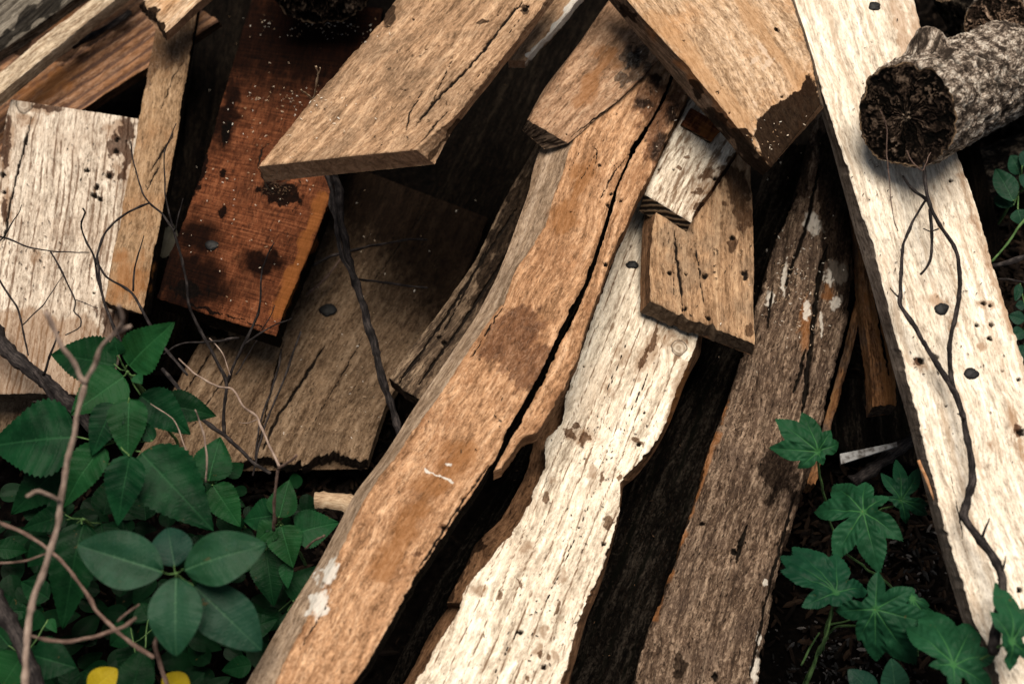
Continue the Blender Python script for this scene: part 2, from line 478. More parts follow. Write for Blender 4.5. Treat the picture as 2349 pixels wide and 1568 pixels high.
    wall(Gd[0], b0, 2, 37, endrough, along, True, True)
    wall(Gd[-1], b1, 2, 41, endrough, along, False, True)
    mb.grid(np.stack([BL, BR], 1), 1, np.stack([np.stack([U[:, 0], U[:, 0] * 0], -1), np.stack([U[:, 0], U[:, 0] * 0 + .2], -1)], 1), relief=.6, a_crk=0, a_knot=0, a_dark=0, a_pale=0, a_rust=0, a_damp=0)
    o = mb.build(name, mats, None)
    if parent is None: tag(o, label, cat, group)
    elif label: o['label'] = label
    return o

# ------------------------------------------------------------------ wood kinds
tan = wood('tan_wood', (.17, .10, .055), (.37, .225, .132), (.55, .375, .24), blot=(.17, .115, .075), bam=.45, speck=.45, fuzz=.6, bs=.7)
tanor = wood('orange_tan_wood', (.20, .098, .047), (.43, .238, .128), (.65, .415, .255), blot=(.27, .125, .058), bam=.55, speck=.45, fuzz=.6, bs=.8,
             darkc=(.085, .058, .043), damt=.8)
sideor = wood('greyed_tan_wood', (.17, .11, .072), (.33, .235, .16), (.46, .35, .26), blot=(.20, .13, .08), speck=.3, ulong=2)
stainw = wood('tar_stained_wood', (.16, .09, .05), (.36, .21, .125), (.52, .35, .23), blot=(.19, .12, .075), bam=.5, speck=.6, fuzz=.6, bs=.8,
              darkc=(.06, .058, .055), damt=.85)
white = wood('bleached_wood', (.37, .28, .20), (.70, .605, .48), (.88, .81, .69), groove=(.16, .095, .055), gam=.92, bs=.42, blot=(.62, .48, .36), bam=.3, mott=.55, fleck=.38,
             speck=.8, fuzz=.4, rustc=(.24, .12, .05), darkc=(.05, .03, .018))
whiteq = wood('bleached_plank_wood', (.46, .36, .27), (.74, .65, .53), (.90, .83, .72), groove=(.42, .30, .20), gam=.5, bs=.42, blot=(.66, .52, .39), bam=.3, mott=.5, fleck=.4,
              speck=.55, fuzz=.3, ulong=3, rustc=(.36, .19, .09), darkc=(.04, .02, .012))
greyw = wood('white_grey_wood', (.26, .19, .14), (.54, .455, .37), (.74, .66, .56), groove=(.13, .075, .045), gam=.85, blot=(.34, .24, .17), bam=.4, mott=.5,
             speck=.6, rustc=(.26, .14, .07), darkc=(.035, .02, .014))
ridge = wood('ridged_brown_wood', (.13, .06, .03), (.26, .135, .075), (.38, .25, .17), groove=(.07, .04, .032), gam=.8, blot=(.26, .12, .05), bam=.5, speck=.5)
narrow = wood('narrow_plank_wood', (.15, .09, .05), (.29, .185, .105), (.38, .265, .17), blot=(.27, .14, .065), bam=.5, speck=.45, darkc=(.085, .065, .05), damt=.8, ulong=2)
red = wood('red_brown_wood', (.032, .010, .005), (.115, .036, .015), (.20, .075, .034), blot=(.05, .017, .008), bam=.6, speck=.6, darkc=(.004, .002, .0012), damt=.97,
           cross=.45, rustc=(.34, .12, .03), bs=.6)
brown = wood('weathered_brown_wood', (.08, .048, .028), (.185, .12, .073), (.29, .205, .135), blot=(.09, .06, .038), darkc=(.0035, .0026, .0018), damt=.97, bam=.5, speck=.8, fuzz=.7, bs=.9, fleck=.7)
oldw = wood('old_cracked_wood', (.06, .038, .025), (.17, .115, .075), (.31, .225, .15), groove=(.03, .02, .014), gam=.9, blot=(.08, .055, .038), bam=.6, speck=.9, bs=1., ulong=6)
beam = wood('rough_beam_wood', (.04, .025, .017), (.135, .088, .06), (.38, .275, .195), groove=(.035, .023, .017), gam=.6, blot=(.09, .06, .045), bam=.6, speck=1., fuzz=.8, bs=1.2, fleck=1.,
            ulong=9, darkc=(.022, .016, .012), rustc=(.34, .13, .035), palec=(.85, .78, .68))
black = wood('char_and_shade_wood', (.001, .0008, .0007), (.0045, .0036, .0028), (.035, .028, .022), spec=.03, groove=(.003, .003, .002), gam=.9, speck=.7, bs=1.2, ulong=8, fuzz=.8)
darkw = wood('shade_dark_wood', (.0008, .0006, .0005), (.0028, .002, .0015), (.013, .0095, .0065), spec=.03, blot=(.001, .0008, .0006), speck=.6, bs=.8)  # near black colour stands in for shade in gaps and on board sides
bright = wood('bright_tan_wood', (.27, .16, .085), (.50, .34, .215), (.66, .50, .36), blot=(.52, .27, .12), bam=.5, speck=.45, fuzz=.3, ulong=2.5, darkc=(.010, .007, .005),
              palec=(.66, .50, .37), damt=.992, rustc=(.52, .29, .14))
pside = wood('stained_side_wood', (.05, .035, .024), (.14, .095, .065), (.26, .19, .135), blot=(.03, .022, .016), bam=.8, speck=.9, darkc=(.014, .01, .008))
qside = wood('grey_side_wood', (.09, .07, .055), (.20, .16, .13), (.30, .25, .21), blot=(.07, .05, .04), bam=.6, speck=.8, ulong=8)
ubrown = wood('nail_marked_wood', (.18, .10, .052), (.38, .23, .13), (.51, .345, .21), blot=(.20, .145, .10), bam=.6, speck=.6, fuzz=.5, darkc=(.05, .035, .025))
greyold = wood('silver_grey_wood', (.045, .04, .033), (.15, .13, .105), (.31, .275, .225), groove=(.025, .02, .017), gam=.8, speck=.8, bs=1.1, ulong=5, darkc=(.012, .011, .01))
palen = wood('pale_diagonal_wood', (.27, .19, .12), (.48, .38, .27), (.62, .52, .40), groove=(.2, .12, .07), gam=.5, speck=.5, blot=(.30, .20, .12), bam=.5, ulong=2)
bark_edge = wood('bark_edge_wood', (.07, .035, .018), (.20, .105, .055), (.32, .18, .10), blot=(.05, .028, .018), bam=.6, speck=.7, ulong=6, bs=1.)
rotor = wood('split_orange_wood', (.13, .055, .025), (.30, .14, .06), (.45, .24, .11), groove=(.05, .025, .014), gam=.8, blot=(.16, .13, .11), bam=.8, speck=.8, bs=1., ulong=6)
e_tan = endwood('cut_end_tan', (.11, .06, .035), (.27, .155, .09), (.40, .25, .16))
e_dark = endwood('cut_end_dark', (.012, .008, .006), (.06, .04, .028), (.16, .11, .075), bs=1.6)
e_stripe = endwood('cut_end_striped', (.010, .007, .005), (.035, .023, .015), (.13, .085, .05), bands=620)
e_black = endwood('cut_end_black', (.001, .001, .001), (.004, .003, .002), (.02, .012, .008))
e_brown = endwood('cut_end_brown', (.035, .023, .015), (.11, .075, .05), (.20, .145, .10), bs=1.6)

# ------------------------------------------------------------------ ground
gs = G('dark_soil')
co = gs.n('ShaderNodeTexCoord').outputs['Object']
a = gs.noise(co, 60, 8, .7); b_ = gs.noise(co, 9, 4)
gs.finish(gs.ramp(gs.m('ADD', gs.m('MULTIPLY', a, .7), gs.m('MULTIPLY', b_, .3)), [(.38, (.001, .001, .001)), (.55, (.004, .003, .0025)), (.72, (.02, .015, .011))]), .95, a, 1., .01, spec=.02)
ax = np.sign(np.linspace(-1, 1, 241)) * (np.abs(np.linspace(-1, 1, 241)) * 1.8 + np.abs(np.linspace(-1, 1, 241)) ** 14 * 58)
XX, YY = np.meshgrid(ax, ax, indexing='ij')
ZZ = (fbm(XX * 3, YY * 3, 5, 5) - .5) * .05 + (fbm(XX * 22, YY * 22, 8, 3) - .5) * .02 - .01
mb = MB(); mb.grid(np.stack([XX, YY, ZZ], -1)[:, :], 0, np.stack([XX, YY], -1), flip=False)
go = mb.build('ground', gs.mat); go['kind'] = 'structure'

# ------------------------------------------------------------------ the pile
# dark boards deep in the gaps
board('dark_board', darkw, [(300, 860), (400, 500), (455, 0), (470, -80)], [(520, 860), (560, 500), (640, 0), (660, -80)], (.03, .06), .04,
      'board coloured black like gap shade between the narrow plank and the red brown board')
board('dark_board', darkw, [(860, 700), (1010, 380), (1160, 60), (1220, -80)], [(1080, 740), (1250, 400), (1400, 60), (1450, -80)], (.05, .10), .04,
      'board coloured as dark as the deep shadow right of the big upper tan board')
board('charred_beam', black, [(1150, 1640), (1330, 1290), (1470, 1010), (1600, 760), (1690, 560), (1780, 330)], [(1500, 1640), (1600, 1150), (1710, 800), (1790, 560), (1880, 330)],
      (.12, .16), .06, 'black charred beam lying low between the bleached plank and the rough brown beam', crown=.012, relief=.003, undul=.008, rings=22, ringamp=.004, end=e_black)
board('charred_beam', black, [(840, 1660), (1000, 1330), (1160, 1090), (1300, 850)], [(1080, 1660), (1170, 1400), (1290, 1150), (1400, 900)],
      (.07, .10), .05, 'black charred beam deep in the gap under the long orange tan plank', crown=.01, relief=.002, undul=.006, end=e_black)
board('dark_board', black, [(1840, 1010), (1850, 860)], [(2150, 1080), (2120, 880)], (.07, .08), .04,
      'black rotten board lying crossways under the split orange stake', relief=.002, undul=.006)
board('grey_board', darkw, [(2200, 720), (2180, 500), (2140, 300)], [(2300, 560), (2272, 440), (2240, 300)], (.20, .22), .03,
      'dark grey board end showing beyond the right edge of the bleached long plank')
# brown board A
board('weathered_board', brown, [(300, 1075), (420, 850), (560, 600), (700, 340)], [(850, 1045), (885, 930), (1000, 740), (1080, 600), (1120, 500)], (.11, .10), .035,
      'wide weathered brown board lying flat under the bare twigs left of centre', shade_blotch=[('p', 130, [(640, 300), (690, 520), (860, 620), (930, 720), (980, 800), (1150, 700), (1300, 300)])], jag=26, relief=.0008, end=e_dark,  # soft polygon darkens the upper end to stand in for shade
      cracks=[([(600, 1035), (640, 950), (690, 880), (745, 790)], 3.2, .006), ([(585, 1050), (620, 900), (650, 780)], 2.2, .004),
              ([(420, 900), (470, 830), (500, 780)], 1.8, .003), ([(440, 980), (520, 860)], 1.4, .003), ([(400, 870), (430, 820)], 1.4, .003),
              ([(700, 1000), (760, 900), (840, 760)], 1.2, .002), ([(1000, 450), (860, 640)], 1.2, .002)],
      dark=[('e', 480, 760, 60, 12, 15)])
board('weathered_board', brown, [(-80, 1080), (-60, 800)], [(120, 935), (190, 820)], (.16, .17), .03,
      'weathered brown board poking out under the white grey board behind the leaves at left', end=e_dark)
# old narrow cracked plank
board('cracked_plank', oldw, [(890, 868), (1000, 722), (1090, 598), (1150, 470), (1235, 320)], [(966, 917), (1060, 800), (1150, 660), (1250, 480), (1310, 330)], (.27, .30), .042,
      'narrow dark plank with long cracks along the left side of the long orange tan plank', relief=.0016, jag=4, end=e_dark,
      cracks=[([(905, 890), (1000, 760), (1110, 590), (1190, 470)], 2.8, .006), ([(960, 880), (1040, 770), (1120, 650), (1200, 520)], 3.2, .007),
              ([(1010, 770), (1050, 700), (1120, 560)], 1.8, .004), ([(930, 860), (975, 805)], 1.8, .003)],
      holes=[(1006, 772, 6), (1018, 786, 8)], dark=[('e', 1130, 640, 30, 70, 30), ('e', 1180, 500, 30, 120, 25)])  # dark ellipses paint shade onto the plank's upper part
# red brown board
board('red_board', red, [(358, 682), (385, 592), (432, 478), (478, 335), (520, 190), (552, 80), (580, -10)], [(633, 770), (660, 690), (700, 600), (765, 432), (820, 280), (850, 150), (880, 20)], (.26, .28), .05,
      'red brown board with dark blotches lying under the tip of the big tan board', shade_blotch=[('p', 120, [(500, -60), (440, 190), (600, 220), (700, 240), (800, 260), (950, 60), (900, -60)]), ('l', 30, [(400, 480), (370, 650)]), ('e', 440, 650, 100, 60, 8), ('e', 445, 550, 60, 50, 10), ('e', 520, 250, 30, 110, 15), ('e', 600, 600, 50, 25, 10)], end=e_black, side=darkw, jag=2.5,  # top polygon paints shade from log and board above; the rest are blotches
      knots=[(640, 400, 30)], cracks=[([(628, 318), (600, 345), (592, 380), (612, 430), (650, 455)], 2.0, .003), ([(690, 455), (660, 500)], 1.6, .003)],
      dark=[('e', 430, 665, 40, 20, 8), ('e', 520, 300, 9, 40, 15), ('e', 650, 438, 40, 18, 10),
            ('e', 510, 485, 12, 14, 0), ('e', 512, 398, 9, 8, 0), ('e', 645, 440, 52, 22, 15),  ('e', 455, 400, 12, 60, 15), ('l', 3, [(440, 700), (600, 748)])],
      rust=[('l', 16, [(640, 720), (700, 560), (740, 450)])])
# upper left group
board('grey_beam', greyold, [(-120, 30), (-50, -60)], [(-60, 163), (0, 120), (95, 52), (172, -4), (240, -50)], (.27, .27), .04,
      'silver grey weathered beam with a blackened edge in the upper left corner', dark=[('l', 17, [(-20, 112), (60, 52), (165, -20)])], rings=45, ringamp=.002, relief=.001)
board('brown_batten', ridge, [(-60, 175), (0, 128), (175, 0), (240, -50)], [(-60, 222), (0, 176), (212, 0), (280, -55)], (.24, .24), .03,
      'thin brown batten between the silver grey beam and the pale diagonal plank', dark=[('e', 45, 108, 26, 16, -35)])
board('ridged_board', ridge, [(-90, 262), (0, 195), (150, 80), (330, -60)], [(-60, 430), (80, 322), (186, 251), (343, 150), (500, 45)], (.21, .22), .035,
      'brown board with deep parallel ridges, lying diagonally above the white grey board', rings=43, ringamp=.0045, relief=.0008, ringfull=True, ringw=.9, ringwarp=.35,
      RB=[(-50, 446), (92, 338), (204, 262), (352, 166), (510, 60)], side=bark_edge, rust=[('e', 130, 190, 70, 22, -35), ('e', 60, 205, 40, 20, -30)],
      dark=[('l', 18, [(140, 130), (250, 60), (330, 0)]), ('e', 250, 45, 50, 14, -35)])  # dark line paints the soft shadow under the stick
board('pale_plank', palen, [(-60, 208), (0, 164), (100, 84), (206, 0), (270, -52)], [(-60, 262), (0, 214), (137, 102), (262, 0), (330, -55)], (.31, .31), .03,
      'pale narrow plank running diagonally across the upper left corner', relief=.0006)
board('white_board', greyw, [(-70, 900), (-40, 640), (-8, 420), (8, 300), (22, 228)], [(240, 905), (275, 760), (300, 600), (318, 430), (332, 275)], (.26, .27), .035,
      'white grey board with brown grain lines and a knot in its top corner', jag=3, rings=84, ringamp=.0005, ringwarp=3.0, ringw=.8,  relief=.0007, knots=[(55, 240, 24)], end=e_brown,
      cracks=[([(72, 265), (62, 310), (44, 376), (28, 440), (12, 530), (0, 570)], 2.6, .006)],
      holes=[(268, 318, 8), (266, 345, 8), (199, 389, 8), (248, 403, 9), (221, 428, 8), (216, 448, 8), (228, 455, 8), (6, 400, 8), (8, 440, 6), (216, 672, 4), (93, 598, 3), (60, 330, 3)],
      rust=[('p', 10, [(-80, 735), (70, 700), (140, 735), (200, 715), (260, 790), (250, 930), (-90, 930)]), ('e', 15, 340, 16, 70, 5), ('e', 90, 245, 40, 12, 8),
            ('e', 15, 470, 12, 40, 0), ('e', 270, 300, 34, 26, 0), ('e', 60, 275, 30, 14, 0), ('e', 285, 390, 22, 50, 5), ('e', 80, 590, 14, 20, 0)],
      dark=[('e', 296, 295, 16, 34, 0), ('l', 10, [(285, 300), (292, 360), (280, 400)]), ('l', 7, [(75, 242), (140, 250)]), ('e', 15, 330, 9, 60, 5), ('e', 10, 480, 6, 30, 0), ('e', 252, 400, 10, 9, 0), ('e', 262, 330, 16, 30, 0), ('e', 268, 735, 44, 44, 0), ('e', 5, 330, 8, 40, 0)],)
board('narrow_plank', narrow, [(238, 690), (262, 560), (284, 450), (300, 382), (322, 250), (343, 140), (360, 50), (372, -10), (384, -70)],
      [(326, 718), (345, 620), (364, 530), (384, 430), (404, 325), (420, 220), (440, 100), (455, 5), (468, -70)], (.31, .32), .03,
      'narrow tan plank standing nearly upright between the white grey board and the dark gap', RB=[(345, 722), (360, 625), (377, 532), (394, 432), (412, 325), (428, 220), (446, 100), (462, 5), (474, -70)],
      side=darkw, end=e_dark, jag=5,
      cracks=[([(396, 290), (393, 316), (372, 349), (342, 398)], 2.2, .004), ([(370, 374), (352, 405), (334, 438)], 2.2, .004), ([(428, 128), (400, 170), (366, 262)], 1.3, .003), ([(425, 170), (400, 198)], 1.3, .002)],
      dark=[('p', 26, [(330, 175), (345, 120), (360, -80), (480, -80), (430, 165), (420, 150)]), ('e', 340, 175, 8, 26, 5)],
      rust=[('e', 275, 590, 26, 14, 0), ('e', 300, 640, 40, 50, 10)])
# the white plank and its neighbours in the centre
board('bark_slab', bark_edge, [(880, 1650), (950, 1515), (1015, 1402), (1070, 1350)], [(1010, 1650), (1060, 1500), (1130, 1380)], (.22, .24), .04,
      'dark bark edged slab under the lower left side of the bleached knotty plank', jag=5, relief=.002, crown=.01)
board('bark_slab', bark_edge, [(1024, 1380), (1066, 1302), (1086, 1252), (1148, 1188), (1198, 1102), (1220, 1030), (1236, 960), (1290, 860)], [(1120, 1390), (1190, 1240), (1262, 1090), (1300, 1000), (1350, 880)],
      (.27, .28), .035, 'curved orange brown slab hugging the middle left side of the bleached knotty plank', jag=5, relief=.0016, dark=[('l', 9, [(1030, 1370), (1080, 1270), (1100, 1240)]), ('e', 1096, 1250, 20, 12, 0)], undul=.006)
board('bleached_plank', white, [(915, 1640), (950, 1568), (1012, 1459), (1060, 1380), (1064, 1350), (1104, 1300), (1150, 1240), (1195, 1194), (1232, 1110), (1252, 1065), (1252, 1005), (1290, 965), (1296, 910), (1309, 865), (1333, 806), (1388, 653), (1426, 550), (1475, 430)],
      [(1258, 1660), (1290, 1568), (1326, 1425), (1360, 1350), (1398, 1265), (1420, 1180), (1424, 1110), (1440, 1090), (1492, 1035), (1527, 968), (1556, 880), (1590, 810), (1600, 780), (1625, 680), (1650, 560)], (.36, .30), .045,
      'bleached white knotty plank running from the bottom centre up under the nail marked board', side=bark_edge, edge=3.4, rings=38, ringamp=.0016, relief=.0007, ringwarp=.45, ringw=.24, ringfull=True, straight=True,
      RB=[(1275, 1660), (1304, 1568), (1345, 1425), (1376, 1350), (1402, 1265), (1421, 1180), (1428, 1118), (1452, 1098), (1498, 1040), (1538, 968), (1572, 880), (1606, 815), (1612, 780), (1630, 680), (1650, 560)],
      knots=[(1557, 798, 22)], holes=[(1193, 1449, 8), (1385, 1247, 6), (1247, 1529, 8), (1328, 1209, 4), (1466, 1018, 7), (1478, 945, 4), (1340, 838, 4)],
      cracks=[([(1420, 1020), (1440, 960), (1500, 830)], 1.2, .002), ([(1370, 960), (1400, 880), (1440, 780)], 1.3, .002), ([(1240, 1400), (1290, 1300), (1370, 1110)], 1.3, .002), ([(1130, 1550), (1200, 1420)], 1.3, .002)],
      rust=[('e', 1480, 810, 18, 60, 25), ('e', 1500, 790, 16, 50, 20), ('e', 1425, 820, 18, 40, 10), ('e', 1545, 770, 40, 22, 30), ('e', 1390, 890, 14, 20, 0), ('e', 1332, 1000, 30, 22, 0), ('l', 9, [(1575, 840), (1530, 960)]),
            ('e', 1361, 1085, 10, 16, 0), ('e', 1292, 1320, 10, 20, 0), ('e', 1245, 1450, 13, 15, 0), ('e', 1210, 1255, 20, 18, 0), ('e', 1095, 1355, 18, 14, 0), ('e', 1270, 1105, 10, 14, 0), ('e', 1235, 1490, 10, 14, 0), ('e', 1270, 1500, 9, 14, 0)],
      dark=[('e', 1478, 818, 6, 36, 22), ('e', 1395, 1200, 10, 20, 0), ('e', 1380, 1097, 5, 20, 15), ('e', 1254, 1140, 7, 18, 0), ('e', 1310, 998, 24, 9, 42), ('e', 1338, 1006, 12, 15, 10), ('e', 1322, 975, 7, 8, 0), ('e', 1500, 780, 5, 30, 15), ('e', 1420, 1095, 7, 7, 0),
            ('e', 1240, 1500, 6, 10, 0), ('e', 1145, 1365, 7, 12, 0), ('e', 1258, 1508, 5, 9, 0), ('e', 1277, 1400, 4, 30, 20), ('e', 1460, 1010, 14, 6, 30), ('l', 3, [(1185, 1320), (1195, 1350)]), ('e', 1210, 1555, 6, 9, 0)])
# rough beam
board('rough_beam', beam, [(1436, 1660), (1462, 1540), (1491, 1434), (1528, 1343), (1564, 1244), (1600, 1117), (1637, 1000), (1688, 863), (1732, 713), (1786, 540), (1838, 400), (1880, 250)],
      [(1735, 1660), (1747, 1525), (1783, 1332), (1820, 1200), (1867, 1062), (1890, 960), (1929, 808), (1962, 662), (1962, 560), (1950, 420), (1930, 250)], (.25, .27), .06,
      'rough brown beam flecked with white rot, between the charred beam and the palmate leaves', relief=.0025, undul=.006, crown=.02, rings=60, ringamp=.0015, edge=4,
      cracks=[([(1900, 560), (1884, 610), (1874, 670), (1866, 742), (1856, 830), (1842, 955)], 5.5, .016), ([(1846, 800), (1838, 850), (1820, 900)], 4.5, .011), ([(1775, 640), (1768, 700), (1760, 760)], 3, .006),
              ([(1690, 1290), (1700, 1240), (1715, 1200)], 5, .01), ([(1720, 1560), (1770, 1330), (1830, 1120)], 3, .006), ([(1880, 380), (1850, 520), (1800, 660)], 4, .01)],
      holes=[(1612, 1195, 7), (1686, 1265, 9), (1640, 1550, 11), (1697, 1250, 7)],
      pale=[('e', 1912, 628, 22, 30, -10), ('e', 1918, 690, 12, 18, 10), ('e', 1800, 640, 6, 40, 5), ('e', 1850, 710, 8, 24, 0), ('e', 1765, 690, 8, 26, 0), ('e', 1870, 515, 26, 18, 20), ('e', 1884, 745, 4, 26, 0), ('e', 1732, 1530, 12, 30, 10), ('e', 1740, 1460, 6, 14, 0), ('e', 1755, 1335, 5, 9, 0)],
      rust=[('e', 1846, 745, 13, 60, 2), ('e', 1900, 672, 14, 22, 0), ('e', 1660, 935, 8, 30, 10), ('l', 8, [(1640, 1000), (1590, 1150), (1500, 1420)])],
      dark=[('p', 14, [(1875, 300), (1880, 560), (1900, 620), (1950, 760), (1975, 640), (1970, 300)]), ('e', 1830, 400, 30, 90, 12), ('l', 26, [(1770, 1540), (1840, 1160), (1885, 1000)]), ('e', 1790, 1080, 40, 60, 10), ('e', 1560, 1530, 14, 30, 0)])  # upper dark patches: furrows plus painted shade of the planks either side
board('bark_strip', rotor, [(1850, 1110), (1895, 950), (1935, 800), (1975, 640)], [(1874, 1112), (1912, 965), (1950, 820), (1990, 660)], (.16, .18), .05,
      'thin splintered bark strip standing along the right side of the rough beam', relief=.002, jag=12, side=black)
board('split_stake', rotor, [(2003, 930), (1996, 850), (1984, 740), (1972, 610), (1955, 470)], [(2060, 928), (2056, 850), (2040, 770), (2022, 690), (1990, 500)], (.24, .28), .045,
      'thin split orange brown stake in the gap left of the bleached long plank', relief=.0015, rust=[('l', 16, [(2045, 925), (2030, 800), (2005, 680)])], end=e_dark, jag=6, crown=.006,
      cracks=[([(2000, 640), (2020, 760), (2040, 860)], 3, .006)])
# nail marked board and stub
board('nail_marked_board', ubrown, [(1491, 690), (1490, 620), (1497, 520), (1512, 440), (1530, 340)], [(1732, 785), (1730, 690), (1729, 560), (1724, 400), (1718, 290)], (.36, .39), .035,
      'brown square ended board with nail holes and a split rough end above the knotty plank', LB=[(1469, 716), (1469, 644), (1474, 530), (1488, 450), (1508, 340)],
      RB=[(1726, 812), (1728, 696), (1727, 560), (1722, 400), (1716, 290)], end=e_brown, side=bark_edge, jag=5, endrough=.004, endstep=((0, .28, .31, .36, .56, .60, .64, 1), (0, 5, -4, 6, 4, -5, 7, 3)),
      cracks=[([(1545, 520), (1553, 590), (1563, 660), (1567, 715)], 2.8, .008), ([(1590, 530), (1602, 610), (1614, 690), (1620, 750)], 1.6, .005), ([(1546, 610), (1547, 680)], 1.1, .003)],
      holes=[(1536, 625, 6), (1574, 628, 5), (1618, 634, 8), (1560, 619, 3), (1680, 545, 8), (1708, 626, 9), (1711, 636, 7), (1625, 730, 6), (1572, 708, 6)],
      dark=[('e', 1700, 480, 26, 60, 0), ('e', 1690, 420, 30, 40, 0), ('e', 1720, 760, 8, 16, 0), ('e', 1680, 560, 10, 20, 0)])
board('board_stub', white, [(1477, 443), (1500, 388), (1526, 335), (1560, 265), (1590, 215)], [(1586, 509), (1600, 478), (1632, 432), (1682, 356), (1720, 295)], (.395, .41), .03,
      'short bleached stub with a dark striped sawn end resting on the nail marked board', LB=[(1466, 482), (1490, 404), (1518, 348), (1556, 275), (1588, 222)], RB=[(1568, 542), (1604, 494), (1640, 444), (1690, 366), (1726, 300)],
      end=e_stripe, side=bark_edge, jag=1.5, holes=[(1512, 388, 4), (1545, 388, 4), (1640, 408, 6)], relief=.0008,
      dark=[('e', 1625, 400, 24, 12, -40), ('e', 1600, 440, 14, 9, -30), ('l', 8, [(1640, 435), (1680, 360)]), ('e', 1558, 385, 9, 5, 20), ('e', 1575, 360, 8, 4, 0), ('e', 1605, 475, 12, 10, 0)], rust=[('e', 1592, 468, 12, 20, 30), ('e', 1620, 420, 40, 22, -40)],
      cracks=[([(1585, 490), (1600, 480)], 2, .003)])
board('offcut', red, [(1562, 284), (1584, 246)], [(1634, 326), (1660, 290)], (.415, .42), .035, 'tiny red brown offcut with saw ridges wedged beside the bright board',
      LB=[(1552, 300), (1575, 258)], RB=[(1618, 342), (1655, 305)], end=e_stripe, jag=1, pale=[], rust=[('e', 1620, 300, 26, 20, 30)], cat='offcut')
# long plank O
lp = empty('long_plank', tuple(P(1000., 900., .38)))
tag(lp, 'long orange tan plank with a lengthwise split and a dark round stain', 'plank')
LPL = [(590, 1640), (640, 1540), (766, 1292), (831, 1152), (909, 1035), (992, 926), (1094, 776), (1149, 697), (1186, 612), (1251, 516), (1272, 444), (1292, 393), (1306, 345), (1340, 270), (1400, 170), (1450, 80)]
LPR = [(755, 1650), (807, 1568), (848, 1510), (961, 1312), (1080, 1134), (1138, 1047), (1169, 977), (1238, 858), (1285, 755), (1340, 646), (1386, 516), (1412, 430), (1450, 345), (1500, 262), (1530, 205), (1556, 130)]
stain_top = [('e', 1495, 235, 42, 62, 10), ('e', 1462, 150, 22, 50, 20), ('e', 1500, 320, 22, 62, 22), ('e', 1428, 180, 22, 12, 30), ('e', 1545, 235, 18, 40, 20), ('e', 1440, 125, 16, 22, 20)]
ob = board('body', tanor, LPL, LPR, (.50, .42), .05, None,
      LB=[(520, 1640), (580, 1540), (745, 1264), (817, 1128), (889, 1032), (964, 916), (1026, 824), (1091, 728), (1132, 653), (1159, 591), (1186, 516), (1213, 440), (1222, 395), (1238, 345), (1290, 250), (1350, 120)],
      shade_blotch=[('e', 1452, 135, 13, 30, 15), ('e', 1512, 335, 15, 32, 20), ('e', 1542, 262, 12, 26, 10), ('e', 1478, 238, 22, 14, 0), ('e', 1500, 180, 20, 20, 0)], side=sideor, sideR=black, parent=lp, edge=2.4,  # right wall coloured black to stand in for shade inside the split
      cracks=[([(950, 1318), (1060, 1150), (1125, 1060)], 2.4, .004), ([(1180, 620), (1230, 540), (1262, 470)], 1.6, .003), ([(1350, 320), (1370, 350), (1360, 400)], 1.1, .002), ([(1420, 370), (1385, 400)], 1.2, .002),
              ([(1445, 350), (1410, 395), (1385, 440), (1375, 470)], 1.6, .004), ([(1330, 345), (1305, 395)], 1.2, .002), ([(1385, 320), (1340, 400), (1320, 430)], 1, .002), ([(680, 1500), (760, 1370)], 1.6, .003), ([(1160, 690), (1100, 790), (1060, 850)], 1.5, .003)],
      holes=[(1395, 470, 6), (1402, 445, 4), (1018, 1210, 7), (1376, 380, 4), (1308, 485, 3)],
      dark=[('e', 1190, 775, 66, 70, 25), ('e', 1150, 790, 50, 55, 0), ('e', 1215, 840, 45, 50, 10), ('e', 1018, 1212, 14, 10, 30), ('e', 960, 1270, 10, 8, 0)] + stain_top,
      pale=[('e', 752, 1315, 20, 34, 25), ('e', 735, 1380, 20, 42, 25), ('l', 2.5, [(975, 1075), (1035, 1106)]), ('e', 1030, 1065, 9, 4, 0)], rust=[('l', 34, [(1340, 400), (1290, 520)]), ('l', 30, [(1060, 1040), (960, 1160), (880, 1300)])])
put(ob, lp)
os_ = board('split_strip', tanor, [(1132, 1078), (1178, 996), (1249, 866), (1298, 761), (1350, 650), (1394, 518), (1416, 431), (1454, 347), (1504, 264), (1534, 206), (1560, 130)],
      [(1152, 1070), (1203, 1005), (1234, 991), (1275, 926), (1323, 824), (1350, 745), (1374, 680), (1395, 612), (1436, 516), (1468, 440), (1500, 385), (1545, 290), (1577, 222), (1590, 150)], (.455, .42), .04, None,
      shade_blotch=[('e', 1452, 135, 13, 30, 15), ('e', 1512, 335, 15, 32, 20), ('e', 1542, 262, 12, 26, 10), ('e', 1478, 238, 22, 14, 0), ('e', 1500, 180, 20, 20, 0)], parent=lp, edge=2.6, jag=3, holes=[(1389, 607, 6), (1424, 460, 4)], dark=stain_top, cracks=[([(1440, 540), (1480, 440)], 1, .002), ([(1520, 340), (1560, 260)], 1.6, .003)], side=bark_edge)
put(os_, lp)
board('short_board', stainw, [(1208, 273), (1395, 3), (1440, -60)], [(1302, 327), (1350, 288), (1416, 232), (1470, 180), (1530, 120), (1640, 10)], (.437, .443), .028,
      'short tan board with a rough broken end on top of the long orange tan plank', LB=[(1197, 298), (1248, 205), (1324, 105), (1388, 13), (1432, -50)], RB=[(1250, 342), (1330, 300), (1410, 240), (1466, 186), (1524, 126), (1634, 16)],
      end=e_dark, jag=4, endrough=.006, shade_blotch=[('e', 1452, 135, 13, 30, 15), ('e', 1512, 335, 15, 32, 20), ('e', 1542, 262, 12, 26, 10), ('e', 1478, 238, 22, 14, 0), ('e', 1500, 180, 20, 20, 0)], dark=stain_top, rust=[('l', 22, [(1400, 120), (1340, 220)])], holes=[(1300, 308, 3)], cracks=[([(1302, 320), (1420, 228)], 1.2, .001)])
